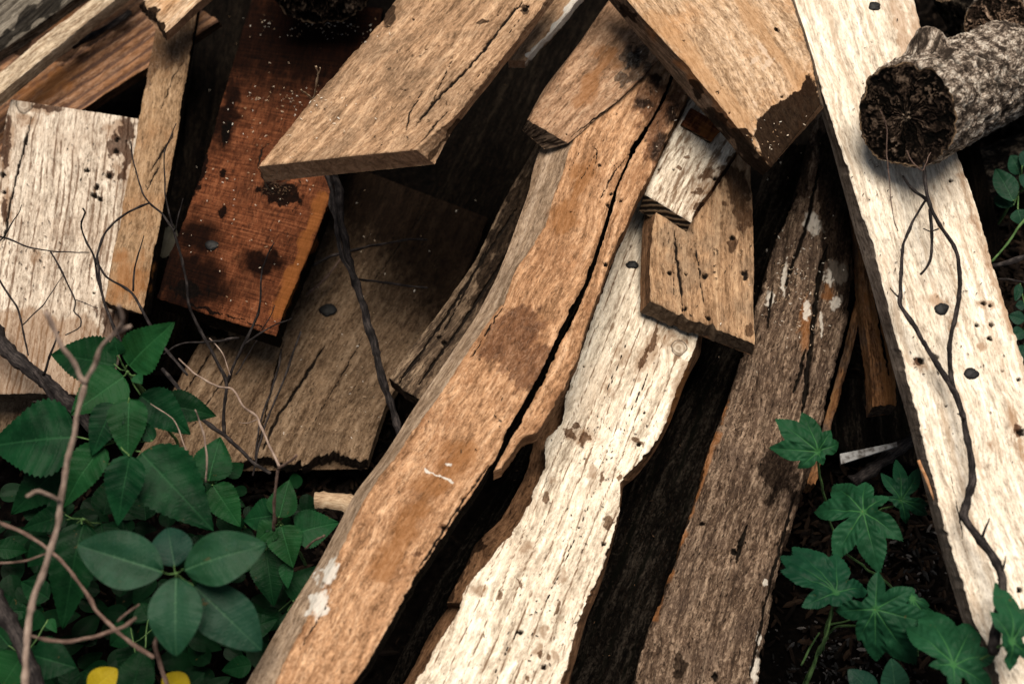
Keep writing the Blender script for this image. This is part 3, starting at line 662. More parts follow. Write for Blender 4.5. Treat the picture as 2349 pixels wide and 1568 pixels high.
# bright board P
board('bright_board', bright, [(1769, 384), (1725, 332), (1681, 278), (1582, 157), (1491, 58), (1440, 0), (1385, -65)], [(1882, 238), (1872, 190), (1860, 130), (1838, 60), (1816, -5), (1796, -65)], (.55, .58), .05,
      'bright tan board with a charred lower corner leaning against the bleached long plank', LB=[(1750, 402), (1706, 368), (1660, 312), (1560, 196), (1462, 80), (1396, 0), (1345, -65)], RB=[(1890, 246), (1880, 200), (1868, 140), (1846, 70), (1824, 5), (1800, -65)],
      side=pside, end=e_tan, jag=1.5, rings=20, ringamp=.0005,
      dark=[('p', 7, [(1856, 170), (1836, 205), (1770, 245), (1738, 272), (1728, 310), (1765, 384), (1790, 400), (1890, 250)]), ('e', 1860, 215, 20, 40, 0), ('e', 1600, 205, 26, 14, 45), ('e', 1700, 340, 60, 26, 45), ('e', 1640, 270, 30, 14, 45), ('e', 1782, 68, 9, 5, 40),
            ('e', 1440, 30, 30, 10, 45), ('e', 1745, 385, 30, 20, 30)],
      rust=[('l', 26, [(1500, 40), (1600, 150), (1700, 270)]), ('l', 20, [(1680, -20), (1760, 90), (1850, 200)]), ('l', 7, [(1500, 60), (1600, 170), (1700, 290), (1760, 370)])],
      pale=[('e', 1730, 140, 14, 5, -40), ('e', 1765, 145, 20, 7, -40), ('e', 1755, 120, 5, 40, -38), ('l', 3, [(1728, 230), (1734, 243)])],
      holes=[(1782, 68, 5), (1674, 258, 3), (1568, 92, 3), (1793, 222, 4)], cracks=[([(1628, 215), (1650, 208)], 1.4, .003), ([(1640, 225), (1662, 190)], 1.2, .003)])
# bleached long plank Q
board('bleached_long_plank', whiteq, [(2330, 1680), (2292, 1560), (2273, 1490), (2232, 1416), (2167, 1215), (2115, 996), (2083, 874), (2031, 680), (1991, 530), (1922, 321), (1878, 190), (1840, 80), (1812, -5), (1790, -75)],
      [(2640, 1680), (2560, 1450), (2460, 1160), (2349, 826), (2269, 572), (2203, 358), (2160, 220), (2123, 99), (2097, 0), (2078, -75)], (.46, .48), .045,
      'long wide bleached plank running down the whole right side under the round log',
      LB=[(2300, 1680), (2262, 1560), (2245, 1495), (2208, 1427), (2146, 1215), (2091, 996), (2056, 874), (2004, 680), (1966, 550), (1905, 330), (1866, 200), (1836, 90), (1806, -5), (1784, -75)],
      side=qside, rings=26, ringamp=.0006, ringwarp=.7, relief=.0009, edge=2.4, end=e_tan,
      holes=[(2098, 822, 4), (2112, 827, 10), (2140, 813, 7), (2150, 819, 5), (2256, 694, 8), (2272, 700, 6), (2300, 850, 4), (1980, 190, 3), (2180, 415, 6), (2335, 870, 6), (2341, 990, 12), (2242, 745, 6), (2275, 745, 7), (2270, 775, 7), (2340, 1352, 8), (2000, 96, 3), (2025, 125, 3), (2170, 930, 4), (2225, 1065, 5), (1975, 55, 2.5), (2110, 545, 2.5), (2020, 440, 2.5), (2078, 580, 2.5), (2105, 1450, 3)],
      cracks=[([(2250, 1120), (2262, 1135)], 2, .003), ([(2180, 1080), (2210, 1230)], 1.0, .002), ([(2215, 1270), (2190, 1130)], 1.2, .002)],
      rust=[('e', 2115, 835, 18, 16, 0), ('e', 2150, 690, 30, 12, 20), ('e', 2110, 70, 22, 60, -10), ('l', 8, [(2200, 400), (2260, 580), (2320, 760)]), ('e', 2322, 960, 14, 50, -15), ('e', 2062, 60, 20, 90, -12), ('e', 2262, 696, 20, 9, 10), ('e', 2180, 740, 14, 20, 0), ('e', 2250, 795, 14, 9, 0), ('e', 2270, 1020, 8, 16, -20), ('e', 2340, 1030, 16, 40, -20)],
      dark=[('e', 2334, 985, 10, 18, 0), ('e', 2108, 828, 9, 8, 0)])
board('tan_board', tan, [(1162, 138), (1200, 60), (1240, 0), (1280, -60)], [(1208, 139), (1240, 100), (1268, 70), (1327, 0), (1380, -60)], (.45, .46), .022,
      'small tan board end with a pale splintered side right of the big tan board', side=greyw, end=e_tan, jag=2, edge=2.5, pale=[('l', 8, [(1215, 130), (1270, 70), (1330, 0)])])
board('rotten_board', bright, [(322, 6), (360, -30), (400, -70)], [(382, 70), (420, 38), (461, 0), (530, -58)], (.42, .43), .022, 'tan board end with a dark rotten broken edge at the top left', end=e_dark, jag=9, endrough=.006,
      dark=[('l', 13, [(318, 10), (345, 45), (372, 66)]), ('e', 350, 30, 16, 12, 45)], side=e_tan)
# big top board K
board('big_tan_board', tan, [(592, 379), (640, 322), (745, 195), (865, 56), (903, 0), (960, -80)], [(958, 341), (1000, 305), (1063, 245), (1130, 160), (1190, 88), (1258, -5), (1310, -80)], (.62, .58), .04,
      'big wide tan board with a square sawn end jutting over the red brown board', LB=[(606, 416), (660, 344), (765, 210), (885, 70), (925, 10), (980, -70)], RB=[(998, 375), (1036, 305), (1075, 255), (1140, 170), (1200, 96), (1268, 5), (1322, -70)],
      end=e_tan, jag=1.2, edge=3.0, undul=.003,
      cracks=[([(1200, 0), (1150, 62), (1105, 120), (1060, 170), (1000, 230), (950, 290)], 3.0, .007), ([(1045, 120), (1005, 200), (985, 250)], 1.8, .004), ([(980, 190), (940, 260), (925, 320)], 1.7, .003), ([(1190, 45), (1170, 75)], 2, .004),
              ([(960, 330), (995, 290), (1030, 250)], 2.2, .005), ([(885, 310), (870, 345)], 1.4, .003), ([(1120, 150), (1090, 185)], 2, .004)],
      holes=[(1205, 22, 7), (1210, 14, 5), (931, 206, 4), (922, 205, 3), (941, 178, 3), (978, 114, 3), (1081, 206, 4), (834, 128, 3), (1142, 35, 3), (948, 45, 3)],
      dark=[('e', 1204, 20, 10, 12, 0), ('e', 1105, 50, 15, 4, -10), ('e', 625, 398, 22, 14, -5), ('e', 880, 25, 30, 30, 0), ('l', 5, [(985, 360), (1010, 330), (1050, 275)])])

# ------------------------------------------------------------------ logs
def log(name, A, B, rad, label, barkm, endm, rough=.006, seed=1, squash=1., crk=.0055, bumps=()):
    A = np.array(A); B = np.array(B); ax_ = B - A; ln = np.linalg.norm(ax_); ax_ /= ln
    up = np.array([0, 0, 1.]); s1 = np.cross(ax_, up); s1 /= np.linalg.norm(s1); s2 = np.cross(s1, ax_)
    e = empty(name, tuple(A)); tag(e, label, 'log')
    nu = int(ln / .003); nt = int(2 * math.pi * rad / .003)
    th = np.linspace(0, 2 * math.pi, nt + 1)[None, :]; uu = np.linspace(0, ln, nu)[:, None]
    def per(fn, fu, ft, sd_, o):            # seamless round the trunk
        a = fbm(uu * fu, th * rad * ft, sd_, o); b = fbm(uu * fu, (th - 2 * math.pi) * rad * ft, sd_, o)
        w = np.clip((th - (2 * math.pi - .8)) / .8, 0, 1)
        return a * (1 - w) + b * w
    r = rad * (1 + .05 * (per(0, 3, 8, seed, 2) - .5) * 2)
    hh = (per(0, 30, 45, seed + 3, 5) - .5) * 2
    r = r + hh * rough + (per(0, 110, 130, seed + 5, 3) - .5) * rough * .9 + (np.floor(per(0, 38, 60, seed + 8, 3) * 7) / 7 - .5) * rough * .8 - np.exp(-uu / .006) * .004
    for (bu, bt, br, bh) in bumps:
        d = np.hypot(uu - bu, (th - bt) * rad) / br
        r = r + bh * np.exp(-d ** 2.5)
    Pp = A + ax_ * uu[..., None] + (np.cos(th) * r)[..., None] * s1 + (np.sin(th) * r)[..., None] * s2 * squash
    TOPS.append((Pp, name))
    mb = MB(); mb.grid(Pp, 0, np.stack([uu + 0 * th, th * rad + 0 * uu], -1), flip=False, relief=hh * .5 + .5)
    o = mb.build('bark', barkm); put(o, e)
    nr = 46; rr = np.linspace(0.0, 1, nr)[:, None]
    e0 = Pp[0]
    cen = e0.mean(0)
    Gd = cen + (e0[None] - cen) * rr[..., None]
    wx = (fbm(np.cos(th) * rr * 6 + 9, np.sin(th) * rr * 6, seed + 2, 3) - .5) * .9; k_ = np.clip((th - 5.5) / .78, 0, 1)
    rad_c = fbm((th + wx) * 12, rr * 2.6, seed + 11, 4) * (1 - k_) + fbm((th - 2 * math.pi + wx) * 12, rr * 2.6, seed + 11, 4) * k_
    fine = fbm(np.cos(th) * rr * 40, np.sin(th) * rr * 40, seed + 4, 3)
    hgt = (rad_c - .5) * crk * 1.7 * sm(rr, .03, .25) + (fine - .5) * crk * .8 - sm(rr, .93, 1.) * 0
    hgt = hgt * (1 - sm(rr, .95, 1.0))
    Gd = Gd - ax_ * hgt[..., None]
    mb = MB(); mb.grid(Gd, 0, np.stack([np.cos(th) * rr * rad, np.sin(th) * rr * rad], -1), flip=True, relief=np.clip(rad_c, 0, 1), rr=rr + 0 * th)
    o = mb.build('cut_end', endm); put(o, e)
    mb = MB(); e1 = Pp[-1]; c1_ = e1.mean(0); mb.grid(np.stack([e1, np.repeat(c1_[None], len(e1), 0)], 0), 0)
    o = mb.build('cut_end', endm); put(o, e)
    return e

def barkmat(name, c1, c2, c3, c4):
    g = G(name); u, v = g.uv()
    vo = g.vor(g.vec(g.m('MULTIPLY', u, 70), g.m('MULTIPLY', v, 120), 0), 1, 'DISTANCE_TO_EDGE')
    n1 = g.noise(g.vec(g.m('MULTIPLY', u, 32), g.m('MULTIPLY', v, 60), 3), 1, 7, .72, .6); n2 = g.noise(g.vec(u, g.m('MULTIPLY', v, 1.6), 1), 34, 6, .72)
    f = g.m('ADD', g.m('MULTIPLY', n1, .6), g.m('MULTIPLY', n2, .4))
    col = g.ramp(f, [(.44, c1), (.485, c2), (.52, c3), (.56, c4)])
    col = g.mix(g.m('MULTIPLY', g.ss(g.attr('relief'), .45, .25), .85), col, dk(c1, .6))
    col = g.mix(g.m('MULTIPLY', g.ss(vo, .12, .0), .6), col, dk(c1, .8))
    return g.finish(col, .85, g.m('ADD', n1, g.m('MULTIPLY', vo, .6)), 1., .008)
bark1 = barkmat('grey_bark', (.03, .022, .017), (.15, .115, .09), (.34, .275, .22), (.60, .53, .45))
bark2 = barkmat('dark_bark', (.004, .003, .003), (.010, .008, .006), (.028, .022, .017), (.14, .11, .08))
def endmat(name, k=1.):
    g = G(name); u, v = g.uv()
    rel = g.attr('relief'); n = g.noise(g.vec(u, v, 2), 150, 6, .7); n2 = g.noise(g.vec(u, v, 7), 30, 4, .6)
    f = g.m('ADD', g.m('ADD', g.m('MULTIPLY', rel, .58), g.m('MULTIPLY', n, .26)), g.m('MULTIPLY', n2, .2))
    col = g.ramp(f, [(.46, dk((.004, .003, .002), k)), (.54, dk((.022, .014, .010), k)), (.62, dk((.12, .08, .055), k)), (.72, dk((.30, .22, .16), k))])
    c = g.ss(g.attr('rr'), .13, .04)
    col = g.mix(g.m('MULTIPLY', c, g.ss(n, .5, .56)), col, (.55, .42, .30))
    edge = g.m('MULTIPLY', g.ss(g.attr('rr'), .955, .99), g.ss(n2, .4, .55))
    col = g.mix(edge, col, (.30, .20, .12))
    return g.finish(col, .9, f, 1., .006)
end1 = endmat('checked_log_end', .75)
# rounded log on the right plank
log('round_log', P(2079., 267., .60), P(2450., 92., .17), .0935, 'thick round log with grey flaking bark and dark checked end on the bleached plank', bark1, end1, rough=.0075, seed=5,
    bumps=[(.13, 2.35, .030, .038), (.02, 1.2, .03, .004)])
log('round_log', P(2285., 60., .42), P(2420., -60., .15), .066, 'smaller brown log with a rounded end behind the round log in the top right corner', bark1, endmat('brown_log_end', 2.6), rough=.004, seed=9)
log('dark_log', P(735., -42., .44), P(745., -330., .34), .108, 'black rotten log end at the top edge between the two dark gaps', bark2, endmat('rotten_log_end', .45), rough=.010, seed=3, crk=.02)
log('dark_log', P(2190., -30., .28), P(2230., 60., .20), .05, 'dark mossy log in the shade left of the smaller brown log', bark2, end1, rough=.006, seed=12)
log('dark_log', P(2210., 420., .08), P(2500., 330., .08), .06, 'dark log on the ground under the round log at the right edge', bark2, end1, rough=.006, seed=15)

# ------------------------------------------------------------------ twigs and sticks
def stickmat(name, c1, c2, c3):
    g = G(name); u, v = g.uv()
    n = g.noise(g.vec(g.m('MULTIPLY', u, 60), g.m('MULTIPLY', v, 300), 1), 1, 5, .7)
    n2 = g.noise(g.vec(u, v, 1), 40, 3)
    f = g.m('ADD', g.m('MULTIPLY', n, .6), g.m('MULTIPLY', n2, .4))
    return g.finish(g.ramp(f, [(.38, c1), (.5, c2), (.64, c3)]), .75, n, .7, .002)
tw_dark = stickmat('dark_twig_bark', (.006, .005, .005), (.019, .016, .016), (.075, .062, .058))
tw_mid = stickmat('brown_twig_bark', (.05, .032, .026), (.14, .09, .072), (.27, .19, .155))
tw_pink = stickmat('pale_twig_bark', (.12, .085, .068), (.26, .19, .155), (.42, .33, .27))
tw_pale = stickmat('bare_pale_wood', (.20, .13, .08), (.40, .28, .18), (.58, .45, .31))
tw_red = stickmat('orange_splinter_wood', (.30, .13, .05), (.50, .26, .13), (.66, .42, .26))
tw_green = stickmat('green_stem', (.03, .07, .02), (.08, .15, .05), (.16, .26, .10))

TK = [1.]
def tube(mb, pts, r0, r1, seed=0, ring=9, node=.26, wob=.8, uvo=0.):
    """pts: (x,y,z) layout points; radii in layout px"""
    w = np.array([P(float(x), float(y), float(z)) for x, y, z in pts])
    ln = np.linalg.norm(np.diff(w, axis=0), axis=1).sum(); n = max(8, int(ln / .006))
    c = resample(w, n)
    k = 1 / ppm(w[0])
    t = np.linspace(0, 1, n); s = t * ln
    c = c + (np.stack([fbm(s * 30, s * 0, seed + q, 2) for q in (1, 2, 3)], 1) - .5) * wob * .006 * np.minimum(1, np.minimum(t, 1 - t) * 8)[:, None]
    rad = (r0 + (r1 - r0) * t) * k * .74 * TK[0]
    rad = rad * (1 + node * (fbm(s * 60, s * 0, seed + 7, 2) - .5) * 2)
    nd = np.exp(-((((s / .045 + seed * .3) % 1) - .5) / .09) ** 2); rad = rad * (1 + node * .9 * nd)
    T_ = np.gradient(c, axis=0); T_ /= np.linalg.norm(T_, axis=1)[:, None] + 1e-12
    ref = np.array([.3, .2, .93]); a = np.cross(T_, ref); a /= np.linalg.norm(a, axis=1)[:, None] + 1e-9; b = np.cross(a, T_)
    th = np.linspace(0, 2 * math.pi, ring + 1)
    g = c[:, None] + (np.cos(th)[None, :, None] * a[:, None] + np.sin(th)[None, :, None] * b[:, None]) * rad[:, None, None]
    g = np.concatenate([c[:1, None].repeat(ring + 1, 1), g, (c[-1:, None] + T_[-1:, None] * rad[-1] * .6).repeat(ring + 1, 1)], 0)
    uu = np.r_[0, s, ln]
    uv = np.stack([uu[:, None] + 0 * th[None] + uvo, th[None] * rad.mean() + 0 * uu[:, None]], -1)
    mb.grid(g, 0, uv, flip=True)

def twig(name, label, mat, chains, cat='twig', group=None):
    TK[0] = 1.4 if (name == 'forked_branch' or 'stick' in name) else (1.0 if name in ('foreground_twig', 'thick_branch') else .85)
    mb = MB()
    for i, (pts, r0, r1) in enumerate(chains):
        tube(mb, pts, r0, r1, seed=int(abs(pts[0][0] + pts[-1][1])) % 500 + i, uvo=i * .7)
    o = mb.build(name, mat)
    TK[0] = 1.
    return tag(o, label, cat, group)

def Z(pts, z0, z1):
    n = len(pts); return [(x, y, z0 + (z1 - z0) * i / (n - 1)) for i, (x, y) in enumerate(pts)]

twig('forked_branch', 'thin black forked branch lying down the bleached long plank below the round log', tw_dark, [
    (Z([(2278, 1500), (2290, 1400), (2298, 1325), (2276, 1274), (2240, 1225), (2212, 1186), (2222, 1150), (2230, 1100), (2226, 1040), (2207, 947), (2192, 903)], .52, .50), 12, 7),
    (Z([(2192, 903), (2165, 860), (2141, 819), (2100, 755), (2068, 706), (2064, 684), (2066, 620), (2072, 560), (2090, 516), (2110, 480), (2124, 458)], .50, .52), 6.5, 2.5),
    (Z([(2192, 903), (2180, 860), (2178, 801), (2190, 730), (2203, 662), (2200, 600), (2189, 563), (2160, 525), (2135, 480), (2124, 440), (2119, 365)], .50, .56), 5.5, 4),
    (Z([(2134, 480), (2137, 540), (2134, 593), (2124, 615), (2112, 629)], .52, .50), 4, 2.6),
    (Z([(2128, 460), (2100, 440), (2082, 420), (2071, 404)], .53, .51), 4.5, 2.4),
    (Z([(2064, 684), (2052, 672), (2042, 660)], .50, .51), 2.5, 1.3),
    (Z([(2213, 960), (2203, 953), (2196, 948)], .51, .53), 3, 1.5),
    (Z([(2291, 1330), (2300, 1300), (2306, 1275)], .51, .54), 4, 1.5),
    (Z([(2250, 1240), (2262, 1205), (2270, 1188)], .51, .55), 3.5, 1.3),
    (Z([(2152, 525), (2135, 532), (2118, 524)], .51, .53), 2, 1)])
twig('dangling_twig', 'fine pale twig hanging in front of the round log end', tw_mid, [
    (Z([(2020, 255), (2035, 300), (2036, 360), (2040, 430), (2050, 500), (2060, 530)], .66, .51), 2.2, 1.6),
    (Z([(2080, 345), (2095, 375), (2115, 392), (2122, 380), (2135, 350)], .64, .60), 1.8, 1.2)])
twig('bent_stick', 'bent grey brown stick leaning from under the big tan board down to the brown board', tw_dark, [
    (Z([(762, 390), (778, 440), (783, 516), (804, 612), (834, 707), (865, 817), (882, 882), (900, 940), (918, 1000)], .40, .20), 9, 8),
    (Z([(748, 395), (764, 440), (770, 520), (786, 590), (812, 640)], .38, .34), 6, 4),
    (Z([(764, 436), (756, 470), (768, 500)], .37, .36), 4, 3)])
twig('twig_tips', 'tiny pale two pronged twig tips poking up beside the big tan board', tw_pale, [
    (Z([(706, 250), (716, 228), (724, 205), (728, 172), (725, 153)], .50, .62), 3.5, 2.8), (Z([(714, 228), (702, 216), (691, 206)], .53, .60), 3.2, 2.6), (Z([(728, 172), (732, 163), (734, 155)], .60, .62), 2.4, 2)])
twig('tall_twig', 'long dark twig rising past the lower left corner of the red brown board', tw_dark, [
    (Z([(515, 1000), (512, 940), (520, 880), (500, 835), (475, 783), (445, 725), (431, 694), (426, 640), (414, 590), (398, 525)], .24, .46), 6.5, 4.5),
    (Z([(398, 525), (370, 490), (345, 465), (325, 435), (308, 380), (300, 325)], .46, .50), 4.2, 2.2),
    (Z([(345, 465), (300, 483), (262, 510), (236, 548), (222, 592), (236, 680), (268, 770)], .47, .44), 3.8, 5),
    (Z([(398, 525), (386, 480), (378, 420), (376, 350), (404, 283)], .46, .54), 3.6, 1.7),
    (Z([(400, 530), (408, 490), (420, 455)], .46, .50), 3, 1.6),
    (Z([(520, 880), (535, 840), (560, 789), (590, 725), (597, 690), (600, 620), (612, 585), (629, 556)], .25, .42), 6.5, 1.8),
    (Z([(560, 789), (600, 762), (640, 742), (670, 730)], .30, .32), 4, 1.6),
    (Z([(548, 775), (500, 782), (440, 786), (400, 795), (376, 812)], .30, .34), 4.5, 2.6),
    (Z([(600, 757), (615, 730), (630, 700)], .31, .33), 2, 1.2),
    (Z([(540, 860), (570, 810), (590, 780)], .26, .28), 2.6, 1.3)])
twig('pale_thin_twig', 'thin pale straight twig crossing the brown board above the broken stick', tw_pink, [
    (Z([(410, 822), (450, 862), (500, 885), (530, 890), (560, 930), (592, 960), (615, 1010), (640, 1068)], .30, .42), 2.6, 4.5),
    (Z([(592, 960), (570, 968), (548, 968)], .34, .33), 2.2, 1.2), (Z([(480, 775), (510, 810), (528, 860)], .31, .29), 2.2, 1.8)])
twig('upright_twig', 'pale brown upright twig with a broken tip standing among the leaves right of centre', tw_mid, [
    (Z([(628, 1215), (630, 1180), (632, 1130), (638, 1075)], .36, .48), 6, 5), (Z([(638, 1075), (655, 1062), (680, 1044)], .48, .54), 5, 5)])
twig('left_twig', 'dark branching twig over the left part of the white grey board', tw_dark, [
    (Z([(-20, 535), (30, 552), (75, 568), (116, 577), (150, 578), (205, 579)], .46, .46), 4, 1.6),
    (Z([(116, 577), (140, 620), (156, 655), (174, 687), (170, 715), (186, 730), (186, 750), (150, 768)], .46, .42), 3.6, 2.2),
    (Z([(174, 687), (200, 697), (225, 706)], .45, .43), 1.8, 1.2), (Z([(0, 552), (20, 530), (40, 490), (50, 470)], .47, .52), 3, 1.3)])
twig('left_twig', 'curved dark twig bending up beside the narrow plank over the white grey board', tw_dark, [
    (Z([(300, 835), (270, 770), (240, 700), (222, 625), (212, 585), (190, 535), (188, 510), (195, 488)], .36, .52), 5.5, 3),
    (Z([(222, 600), (245, 635), (300, 672), (325, 710), (345, 745), (380, 800), (430, 860)], .42, .36), 4, 6),
    (Z([(305, 668), (310, 620), (320, 580), (330, 540)], .41, .46), 4, 1.6), (Z([(195, 490), (190, 478)], .52, .53), 3, 3.6)])
twig('left_twig', 'slim grey twig at the left edge reaching down to the thick black branch', tw_dark, [
    (Z([(-10, 630), (22, 676), (42, 710), (52, 760), (65, 815)], .46, .40), 4, 3), (Z([(52, 745), (100, 700), (125, 660), (144, 632)], .44, .48), 2.4, 1.4), (Z([(100, 860), (112, 820), (135, 760)], .36, .42), 5, 3)])
twig('thick_branch', 'thick black curved branch coming in from the left edge behind the leaves', tw_dark, [
    (Z([(-40, 720), (0, 780), (60, 845), (120, 890), (165, 930), (215, 985)], .33, .30), 25, 19), (Z([(80, 850), (110, 900), (140, 950)], .36, .32), 9, 7)], cat='branch')
twig('dark_creeper', 'dark twig lying low between the brown board and the leaves', tw_dark, [
    (Z([(372, 845), (400, 880), (425, 915), (460, 960), (520, 1000), (570, 1050), (620, 1085)], .26, .26), 7, 7), (Z([(690, 760), (640, 900), (600, 1000), (580, 1090)], .19, .2), 4, 3.5), (Z([(645, 800), (635, 860), (600, 960), (585, 1050)], .19, .19), 4, 3),
    (Z([(690, 620), (760, 590), (850, 565), (930, 548), (980, 550)], .2, .2), 6, 3), (Z([(820, 640), (900, 650), (980, 660)], .18, .18), 5, 3)])
twig('foreground_twig', 'tall pinkish blurred forked twig standing in front of the leaves at lower left', tw_pink, [
    (Z([(54, 1640), (60, 1540), (68, 1408), (90, 1330), (113, 1271), (130, 1200), (140, 1140), (152, 1080), (163, 1020), (178, 950), (195, 880)], .62, .80), 11, 8.5),
    (Z([(195, 880), (172, 840), (150, 805), (125, 755), (105, 715)], .80, .88), 7.5, 8), (Z([(195, 880), (215, 835), (232, 795), (262, 765), (300, 748)], .80, .88), 7.5, 6),
    (Z([(262, 765), (280, 735), (272, 700)], .86, .92), 6, 6), (Z([(137, 1150), (112, 1135), (85, 1125), (62, 1138)], .73, .78), 6, 6)])
twig('brown_twig', 'brown knobbly twig slanting down right across the lower left leaves', tw_mid, [
    (Z([(-30, 1180), (0, 1199), (50, 1222), (116, 1264), (160, 1305), (191, 1350), (225, 1405), (263, 1442), (310, 1480), (352, 1506)], .60, .56), 6, 7.5),
    (Z([(362, 1440), (358, 1480), (366, 1520), (386, 1580)], .60, .52), 6.5, 8), (Z([(-20, 1290), (30, 1288), (68, 1284), (112, 1266)], .58, .60), 4, 3.4)])
twig('brown_twig', 'grey brown twig with a pale snapped tip crossing above the two yellow leaves', tw_mid, [
    (Z([(60, 1455), (110, 1468), (154, 1473), (205, 1465), (253, 1449), (285, 1435), (312, 1416)], .60, .64), 6, 7), (Z([(270, 1425), (300, 1398), (320, 1385)], .60, .62), 4, 3)])
twig('thick_branch', 'thick dark blurred branch in the lower left corner', tw_dark, [(Z([(-30, 1340), (10, 1405), (50, 1480), (90, 1580), (110, 1640)], .50, .48), 24, 22)], cat='branch')
twig('broken_stick', 'short pale barkless stick poking out from under the long orange tan plank', tw_pale, [(Z([(724, 1148), (760, 1150), (810, 1156), (880, 1170)], .26, .26), 17, 20)], cat='stick')
twig('dark_stick', 'dark thick stick slanting under the pale painted strip beside the palmate leaves', tw_dark, [(Z([(1955, 1105), (2000, 1075), (2080, 1015), (2120, 990)], .16, .16), 13, 15)], cat='stick')
twig('dark_stick', 'dark stick lying in the groove of the ridged board', tw_dark, [(Z([(163, 106), (200, 88), (250, 62), (298, 28)], .24, .25), 8, 7)], cat='stick')
twig('orange_splinter', 'bright orange splinter sticking up along the grey side of the bleached long plank', tw_red, [(Z([(2107, 1055), (2120, 1090), (2134, 1125), (2150, 1162)], .48, .44), 6.5, 4)], cat='splinter')
twig('dark_twig', 'dark sticks on the litter beyond the right edge of the bleached long plank', tw_dark, [
    (Z([(2275, 610), (2310, 602), (2380, 580)], .30, .30), 9, 10), (Z([(2290, 640), (2320, 640), (2380, 655)], .28, .28), 3, 4)])
twig('stub_twig', 'small dark cut twig among the leaves left of the white paint patch', tw_mid, [(Z([(700, 1258), (722, 1240), (744, 1228)], .40, .46), 4, 4.5)])
twig('bark_twig', 'small pinkish snapped twig with side shoots in front of the rightmost small leaves', tw_pink, [
    (Z([(472, 1105), (474, 1060), (470, 1010), (455, 960), (448, 940)], .42, .50), 3.8, 2.8), (Z([(462, 1110), (430, 1040), (410, 985), (395, 960), (345, 925)], .42, .46), 2.8, 2)])

# pale painted strip
ps = G('painted_metal'); n_ = ps.noise(ps.n('ShaderNodeTexCoord').outputs['Object'], 60, 5)
ps.finish(ps.ramp(n_, [(.4, (.10, .09, .085)), (.55, (.33, .33, .33))]), .6)
mb = MB()
for (x0, y0, x1, y1, zz_) in ((1928, 1052, 2058, 1018, .20), (1928, 1044, 2040, 1020, .19)):
    a_ = P(float(x0), float(y0), zz_); b2 = P(float(x1), float(y1), zz_); d_ = np.array([0, .010, 0.]) if zz_ == .20 else np.array([0, .003, 0])
    e_ = np.array([0, 0, -.006])
    q = np.array([a_ - d_, b2 - d_ * .4, b2 + d_ * .4, a_ + d_, a_ - d_ + e_, b2 - d_ * .4 + e_, b2 + d_ * .4 + e_, a_ + d_ + e_])
    mb.add(q, [[0, 1, 2, 3], [7, 6, 5, 4], [0, 4, 5, 1], [1, 5, 6, 2], [2, 6, 7, 3], [3, 7, 4, 0]])
tag(mb.build('painted_strip', ps.mat, smooth=False), 'thin pale painted strip lying behind the topmost palmate leaf', 'strip')

# ------------------------------------------------------------------ leaves
def leafmat(name, base, light, vein, ns=1., rough=.5, transl=.2):
    g = G(name); u, v = g.uv()
    ve = g.attr('vein'); n = g.noise(g.n('ShaderNodeTexCoord').outputs['Object'], 14 * ns, 4, .6)
    n2 = g.noise(g.n('ShaderNodeTexCoord').outputs['Object'], 160, 4, .6)
    col = g.mix(g.ss(n, .38, .62), base, light)
    col = g.mix(g.m('MULTIPLY', g.ss(n2, .6, .75), .3), col, dk(base, .5))
    col = g.mix(g.m('MULTIPLY', g.ss(ve, .35, .9), .75), col, vein)
    ri = g.n('ShaderNodeObjectInfo').outputs['Random']
    col = g.mix(g.m('MULTIPLY', ri, .28), col, (.022, .085, .014) if name in ('bright_leaf', 'blue_green_leaf', 'palmate_leaf') else base)
    col = g.mix(g.m('MULTIPLY', g.ss(ri, .6, .2), .4), col, dk(base, .6))
    n3 = g.noise(g.n('ShaderNodeTexCoord').outputs['Object'], 55, 5, .7)
    col = g.mix(g.m('MULTIPLY', g.ss(n3, .66, .71), .75), col, (.09, .055, .02))
    col = g.mix(g.m('MULTIPLY', g.ss(n3, .5, .3), .35), col, light)
    g.finish(col, rough, g.m('ADD', n2, g.m('MULTIPLY', ve, -1.)), .35, .002, spec=.09)
    tr = g.n('ShaderNodeBsdfTranslucent'); g.set(tr.inputs[0], col)
    mx = g.n('ShaderNodeMixShader'); mx.inputs[0].default_value = transl
    g.t.links.new(g.b.outputs[0], mx.inputs[1]); g.t.links.new(tr.outputs[0], mx.inputs[2]); g.t.links.new(mx.outputs[0], g.out.inputs[0])
    return g.mat
lf_a = leafmat('bright_leaf', (.002, .026, .009), (.007, .060, .020), (.028, .12, .045))
lf_b = leafmat('dull_leaf', (.002, .020, .006), (.005, .038, .011), (.012, .06, .02))
lf_c = leafmat('blue_green_leaf', (.006, .032, .021), (.016, .058, .038), (.07, .16, .09), rough=.42)
lf_p = leafmat('palmate_leaf', (.005, .038, .019), (.014, .074, .036), (.055, .19, .06))
lf_d = leafmat('deep_leaf', (.001, .011, .003), (.003, .024, .007), (.005, .03, .01))
lf_y = leafmat('yellow_leaf', (.34, .25, .008), (.48, .36, .015), (.5, .42, .06))

